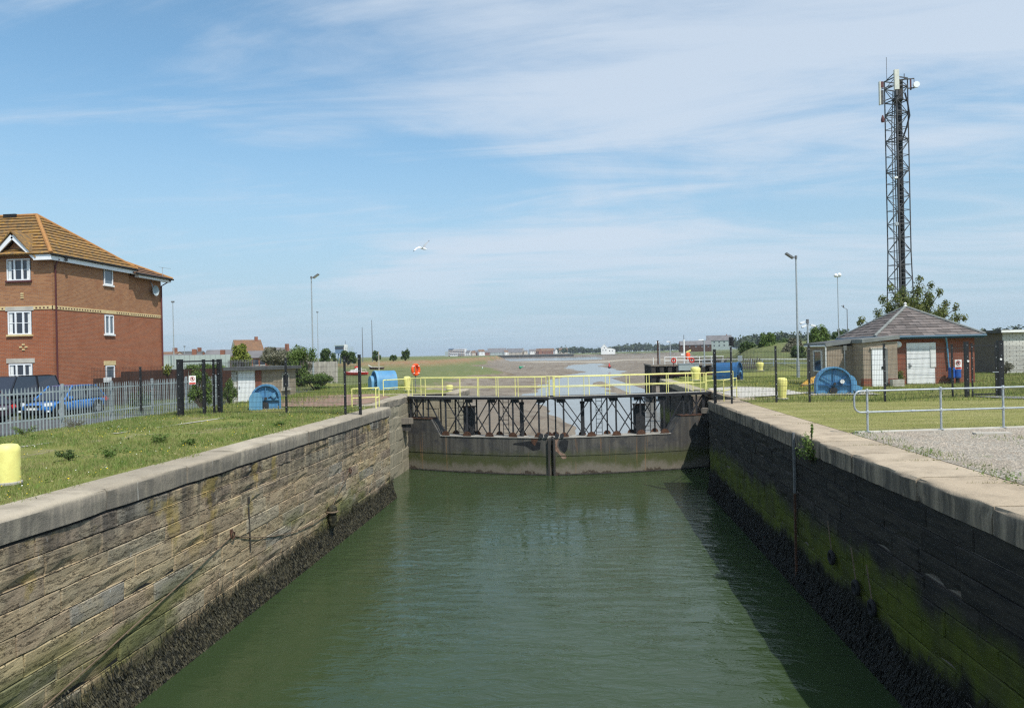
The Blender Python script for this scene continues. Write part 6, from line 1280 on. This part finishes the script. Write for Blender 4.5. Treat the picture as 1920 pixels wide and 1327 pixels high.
def jlamp(label, p, hgt, arm, z=0.): o = thing('jetty_lamp', label, 'lamp post', (p[0], p[1], z), 'jetty lamp posts'); MB().tube([(p[0], p[1], z), (p[0], p[1], z+hgt)], .09, 8).build('column', 'galv', o, True); B(*sorted((p[0]-arm*.1, p[0]-arm)), p[1]-.15, p[1]+.15, z+hgt-.05, z+hgt+.12).build('lantern', 'white_gloss', o); MB().bar((p[0], p[1], z+hgt-.15), (p[0]-arm*.5, p[1], z+hgt-.03), .08).build('arm', 'galv', o)
jlamp('left jetty lamp with short arm', (13.15, 119.77, 0.06), 3.6, .6); jlamp('middle jetty lamp with short arm', (15.28, 122.98, -0.03), 3.7, .6); jlamp('right jetty lamp with long lantern', (16.51, 96.98, 0.07), 3.5, .75)
stake('brown timber pole at the seaward corner of the jetty', (12.2, 113.5), 0, 3.7, 'timber_brown', .12)
MW = (16.31, 114.04, 0.26); o = thing('signal_mast', 'white mast with red lantern housing on the jetty', 'mast', (MW[0], MW[1], 0)); MB().tube([(MW[0], MW[1], 0), (MW[0], MW[1], 3.9)], .12, 8).build('pole', 'white', o, True); MB().tube([(MW[0], MW[1], 3.9), (MW[0], MW[1], 4.6)], .05, 6).build('rod', 'mast_steel', o, True); MB().lathe([(.2, 0), (.34, .15), (.36, .9), (.2, 1.15)], (MW[0]+.55, MW[1]-.2, .7), 14).build('housing', 'orange', o, True); MB().bar((MW[0]+.3, MW[1]-.2, 1.9), (MW[0]+1.0, MW[1]-.2, 2.2), .25, .2).build('cover', 'yellow', o); B(MW[0]-.5, MW[0]-.1, MW[1]-.2, MW[1], 1.4, 1.7).build('box', 'white', o)
for i, (px, lab) in enumerate((((14.12, 109.82, 0.44), 'left lifebuoy stand on the jetty'), ((16.54, 108.04, 0.42), 'right lifebuoy stand on the jetty'))):
    o = thing('lifebuoy_stand', 'red '+lab, 'lifebuoy', (px[0], px[1], 0), 'lifebuoys on the jetty'); MB().torus((px[0], px[1]-.1, .7), .3, .1, 'y', 18, 8).build('ring', 'red', o, True); MB().bar((px[0], px[1], -.2), (px[0], px[1], 1.15), .12).build('post', 'dark_red', o)
CBp = (11.71, 78.10); o = thing('equipment_cabinet', 'pale blue grey cabinet beyond the right bollard', 'cabinet', (*CBp, 0)); B(CBp[0]-1.1, CBp[0]+1.0, CBp[1], CBp[1]+.8, .05, .72).build('body', 'sheet_grey', o); B(CBp[0]-1.15, CBp[0]+1.05, CBp[1]-.05, CBp[1]+.85, .72, .78).build('lid', 'galv_pale', o); B(CBp[0]-1.0, CBp[0]-.9, CBp[1]+.1, CBp[1]+.7, -.1, .05).build('foot', 'dark', o); B(CBp[0]+.8, CBp[0]+.9, CBp[1]+.1, CBp[1]+.7, -.1, .05).build('foot', 'dark', o); B(CBp[0]+.45, CBp[0]+.5, CBp[1]-.01, CBp[1], .06, .71).build('door_joint', 'mast_steel', o)
TL = (17.76, 86.02); o = thing('traffic_signal', 'black signal head on a white pole beyond the right winch', 'signal', (*TL, 0)); MB().tube([(*TL, 0), (*TL, 3.0)], .07, 8).build('pole', 'white', o, True); sh = B(TL[0]-.26, TL[0]+.26, TL[1]-.15, TL[1]+.12, 2.6, 3.65).build('signal_head', 'black_steel', o)
for z in (2.85, 3.15, 3.45): MB().lathe([(.11, -.1), (.11, .0)], (TL[0], TL[1]-.13, z), 12, 'y').build('hood', 'dark', sh, True)
o = thing('small_sign', 'small pale blue notice on the quay rail', 'sign', (17.59, 80.74)+(0,)); p = (17.59, 80.74); B(p[0]-.25, p[0]+.25, p[1], p[1]+.03, .9, 1.5).build('plate', 'galv_pale', o); MB().bar((p[0], p[1]+.05, 0), (p[0], p[1]+.05, 1.4), .06).build('post', 'galv', o)
WR = thing('white_rail', 'low white rail along the far edge of the right quay', 'railing', (22.56, 81.82)+(0,)); a_, b_ = Vector((15.81, 94.08)+(0,)), Vector((26.77, 78.14)+(0,))
for z in (.5, .95): MB().tube([(a_.x, a_.y, z), (b_.x, b_.y, z)], .05).build('rail', 'white', WR, True)
for i in range(13): p = a_.lerp(b_, i/12); MB().tube([(p.x, p.y, 0), (p.x, p.y, 1.0)], .045).build('post', 'white', WR, True)
ST = thing('timber_stakes', 'weathered leaning timber stakes beside the right far winch', 'stakes', (18.91, 82.25)+(0,)); a_, b_ = Vector((17.59, 80.74)+(0,)), Vector((19.21, 79.42)+(0,))
for i in range(9): p = a_.lerp(b_, i/8); MB().bar((p.x, p.y, 0), (p.x+.18, p.y+.1, 1.15+.1*math.sin(i*2)), .12, .05).build('stake', 'timber_grey', ST)
MB().bar((a_.x, a_.y-.06, .2), (b_.x, b_.y-.06, .2), .06, .12).build('rail', 'timber_grey', ST)
GR = thing('timber_groyne', 'line of dark groyne posts across the mud beyond the jetty', 'groyne', (28.76, 153.39, 0.01)[:2]+(-3,)); a_, b_ = Vector((27.17, 173.33, 0.21)), Vector((32.37, 143.68, 0.77))
for i in range(34): p = a_.lerp(b_, i/33); MB().bar((p.x, p.y, -5), (p.x, p.y, .45+.2*math.sin(i*1.7)), .26).build('post', 'timber_grey', GR)
MB().bar((a_.x, a_.y+.2, -.1), (b_.x, b_.y+.2, -.1), .2).build('waling', 'timber_brown', GR)

# gull
gc = Vector((-11.87, 54.12, 10.45)); o = thing('gull', 'white gull gliding above the lock with one wing raised', 'gull', gc); o.scale = (1.25, 1.25, 1.25)
bd = MB().lathe([(.004, -.24), (.045, -.19), (.035, -.12), (.065, 0), (.06, .1), (.035, .2), (.012, .27)], (.08, 0, 0), 12, 'x').build('body', 'gull_white', o, True, False); bd.rotation_euler = (0, R(12), R(-25))
MB().prism([(.28, -.02), (.44, -.07), (.46, 0), (.44, .07), (.28, .02)], 'z', -.008, .008).build('tail', 'gull_white', bd, False, False); MB().lathe([(.014, -.06), (.003, .0)], (-.17, 0, 0), 8, 'x').build('bill', 'skip_yellow', bd, True, False)
def wing(name, pts, ch, mat):
    vs = []; fs = []
    for p, c in zip(pts, ch): p = Vector(p); d = Vector((1, -.25, -.22)).normalized()*c; vs += [p-d*.35, p+d*.65, p+Vector((0, .0, .02))]
    for i in range(len(pts)-1): a = i*3; fs += [(a, a+2, a+5, a+3), (a+2, a+1, a+4, a+5), (a, a+3, a+4, a+1)]
    return MB().add(vs, fs).build(name, mat, o, False, False)
wing('wing', [(.06, .03, .03), (.09, .15, .22), (.18, .28, .36), (.30, .38, .48)], [.20, .17, .12, .06], 'gull_grey'); wing('wing_tip', [(.295, .375, .475), (.36, .42, .55)], [.062, .01], 'dark')
wing('wing', [(.02, -.03, .03), (-.14, -.2, .07), (-.30, -.34, -.02), (-.42, -.44, -.17)], [.20, .17, .12, .06], 'gull_white'); wing('wing_tip', [(-.415, -.435, -.165), (-.47, -.48, -.25)], [.062, .01], 'dark')

# ================================================================== far shore
GT = 'buildings on the far shore'
for lb, p, w_, d_, e_, rg_, wl_, rf_, rz in [
 ('far brown house right of the waterfront hotel', (-187.02, 1288.12, 5.01), 14, 10, 6, 10, 'far_brick', 'far_roof_grey', 0), ('far white gabled house on the waterfront', (-176.94, 1279.03, 5.77), 11, 10, 7, 11, 'far_wall_white', 'roof_brown', R(25)),
 ('far large hall with grey hipped roof on the shore', (-151.63, 1311.55, 5.24), 34, 20, 5, 13, 'sheet_grey', 'far_roof_grey', R(10)), ('far long shed with brown grey roof', (-119.18, 1324.66, 4.56), 32, 18, 4.5, 12, 'far_wall_cream', 'far_roof_grey', R(-12)),
 ('far white cottage left of the long roofs', (-87.23, 1337.73, 3.88), 14, 9, 6, 10, 'far_wall_white', 'far_roof_grey', R(20)), ('far terrace with brown roof at the edge of the wood', (-64.81, 1349.89, 3.41), 34, 10, 6, 11, 'far_brick', 'roof_brown', R(-5)),
 ('far pale house in front of the wood', (-30.89, 1363.14, 4.73), 16, 9, 6, 11, 'far_wall_cream', 'roof_brown', 0), ('far low white boat shed on the waterfront', (-217.12, 1225.00, 3.85), 12, 8, 3, 5, 'far_wall_white', 'far_roof_grey', 0)]:
    far_house(lb, (p[0], p[1], .4), w_, d_, e_, rg_, wl_, rf_, rz, win=4, group=GT, chim=False)
rr_ = random.Random(12)
for i, (px_, nm_) in enumerate([((-197.48, 1267.04, 4.29), 'first small far house right of the waterfront block'), ((-188.39, 1257.85, 4.12), 'second small far house right of the waterfront block'), ((-167.71, 1289.94, 4.61), 'small far house just left of the large hall'), ((-134.93, 1303.09, 3.91), 'small far white house between the hall and the long shed'), ((-99.65, 1316.46, 4.15), 'small far house right of the long shed'), ((-75.71, 1328.77, 3.64), 'small far pale house before the brown terrace'), ((-46.56, 1346.59, 4.03), 'small far house at the start of the wood')]):
    far_house(nm_, (px_[0], px_[1], .4), rr_.uniform(7, 11), 8, rr_.uniform(4.5, 6.5), rr_.uniform(8, 10.5), ('far_wall_white', 'far_wall_cream', 'far_brick')[i % 3], ('far_roof_grey', 'roof_brown')[i % 2], R(rr_.uniform(-40, 40)), win=2, group=GT)
a_, b_ = Vector((-250.03, 1206.83, 2.74)), Vector((-10.85, 1264.59, 3.23)); o = thing('sea_wall', 'dark sea wall along the far waterfront', 'wall', (a_.x, a_.y, -6)); MB().bar((a_.x, a_.y, -2), (b_.x, b_.y, -2), 2, 4.4).build('wall', 'timber_black', o); MB().bar((a_.x, a_.y-.4, .4), (b_.x, b_.y-.4, .4), 1.2, .5).build('parapet', 'concrete', o)
hp = (-223.76, 1284.64, 3.84); o = thing('waterfront_hotel', 'far flat roofed white and brown block on the waterfront', 'building', (hp[0], hp[1], .4)); B(hp[0]-14, hp[0]+18, hp[1], hp[1]+12, -1, 13).build('wall', 'far_brick', o); B(hp[0]-20, hp[0]-14, hp[1]-1, hp[1]+10, -1, 9).build('wing', 'sheet_grey', o); B(hp[0]-13, hp[0]-5, hp[1]-2, hp[1]+9, 13, 14.5).build('plant_room', 'steel_blue', o); B(hp[0]+16, hp[0]+18.3, hp[1]-.6, hp[1]+12, -1, 13.4).build('end_wall', 'far_wall_white', o)
for f_ in range(4): B(hp[0]-14.2, hp[0]+16, hp[1]-.9, hp[1], 2.6+f_*3, 3.7+f_*3).build('balcony', 'far_wall_white', o)
for f_ in range(4):
    for c_ in range(7): B(hp[0]-13+c_*4, hp[0]-10.6+c_*4, hp[1]-.1, hp[1]+.1, .7+f_*3, 2.4+f_*3).build('window', 'glass', o)
wp = (34.52, 1007.72, 4.35); o = thing('white_house', 'far white house with steep gable and low wing below the wood', 'house', (wp[0], wp[1], 3)); MB().prism([(-4.5, -4), (4.5, -4), (4.5, 5), (0, 10), (-4.5, 5)], 'y', -5, 5).build('wall', 'far_wall_white', o, False, False); MB().prism([(3, -4), (15, -4), (15, 2.5), (9, 4.5), (3, 4.5)], 'y', -4, 4).build('wing', 'far_wall_white', o, False, False)
for s in (-1, 1): MB().bar((s*5, 0, 4.7), (0, 0, 10.25), 10.6, .3).build('roof', 'far_wall_white', o, False, False)
for x, z in ((-2, 1), (2, 1), (0, 4.5), (7, 0), (11, 0)): MB().box(x-.6, x+.6, -5.1 if x < 5 else -4.1, -4.9 if x < 5 else -3.9, z, z+1.4).build('window', 'glass', o, False, False)
far_house('far long dark roofed shed on the right shore', (83.67, 530.23, 3.88)[:2]+(3,), 22, 9, 3, 6, 'timber_brown', 'far_roof_grey', 0, win=5, group=GT, chim=False); far_house('far grey stone house row on the right shore', (104.98, 552.33, 5.18)[:2]+(4,), 18, 8, 5, 9, 'sheet_grey', 'far_roof_grey', R(-8), win=5, group=GT)
def wood(name, label, spots, mat='far_leaf'):
    V = []; Fc = []; k = 0
    for (x, y, z, r0, h_) in spots:
        bl = [((x+rnd.uniform(-.5, .5)*r0, y+rnd.uniform(-.5, .5)*r0, z+h_*rnd.uniform(.35, .8)), (r0*rnd.uniform(.45, .8), r0*rnd.uniform(.45, .8), h_*rnd.uniform(.2, .4))) for _ in range(6)]
        v, f = leaves(bl, 130, r0*.26, .3, .5); V.append(v); Fc.append(f+k); k += len(v)
    o = link(name, npmesh(name, np.concatenate(V), np.concatenate(Fc)), mat); return tag(o, label, 'woodland', None, 'stuff')
sp = []
for i in range(230):
    t = rnd.random(); x = -60+t*470; y = 1400+rnd.uniform(-70, 160)-.25*x*0; sp.append((x, y, .5+4*min(1, max(0, (x-50)/500)), rnd.uniform(5, 9), rnd.uniform(6, 10)+7*min(1, t*2.2)+3*math.sin(t*22)))
wood('far_woodland', 'distant dark woodland along the far shore', sp)
sp = [(rnd.uniform(150, 420), 620+rnd.uniform(-60, 140), 3, rnd.uniform(4, 8), rnd.uniform(7, 14)) for i in range(120)]
wood('far_woodland', 'nearer dark woodland behind the dunes on the right', sp)
sp = []
for i in range(260): x = rnd.uniform(520, 1150); y = rnd.uniform(780, 1150); hh_ = 24*smooth(480, 640, x-.35*(y-780)); sp.append((x, y, float(hh_)*.9-2, rnd.uniform(8, 15), rnd.uniform(10, 16)))
wood('far_woodland', 'wooded hill rising at the far right', sp)

# ================================================================== the hazy air over the estuary
hz = B(-9500, 9500, -120, 9600, -12, 60).build('haze', None); tag(hz, 'thin pale summer haze over the estuary', 'haze', None, 'stuff')
m_ = bpy.data.materials.new('haze'); m_.use_nodes = True; t_ = m_.node_tree; t_.nodes.clear()
pv = nd(t_, 'ShaderNodeVolumePrincipled'); pv.inputs['Color'].default_value = (.80, .90, 1, 1); pv.inputs['Density'].default_value = .00013; pv.inputs['Anisotropy'].default_value = .2
lk(t_, pv.outputs[0], nd(t_, 'ShaderNodeOutputMaterial').inputs['Volume']); hz.data.materials.append(m_)
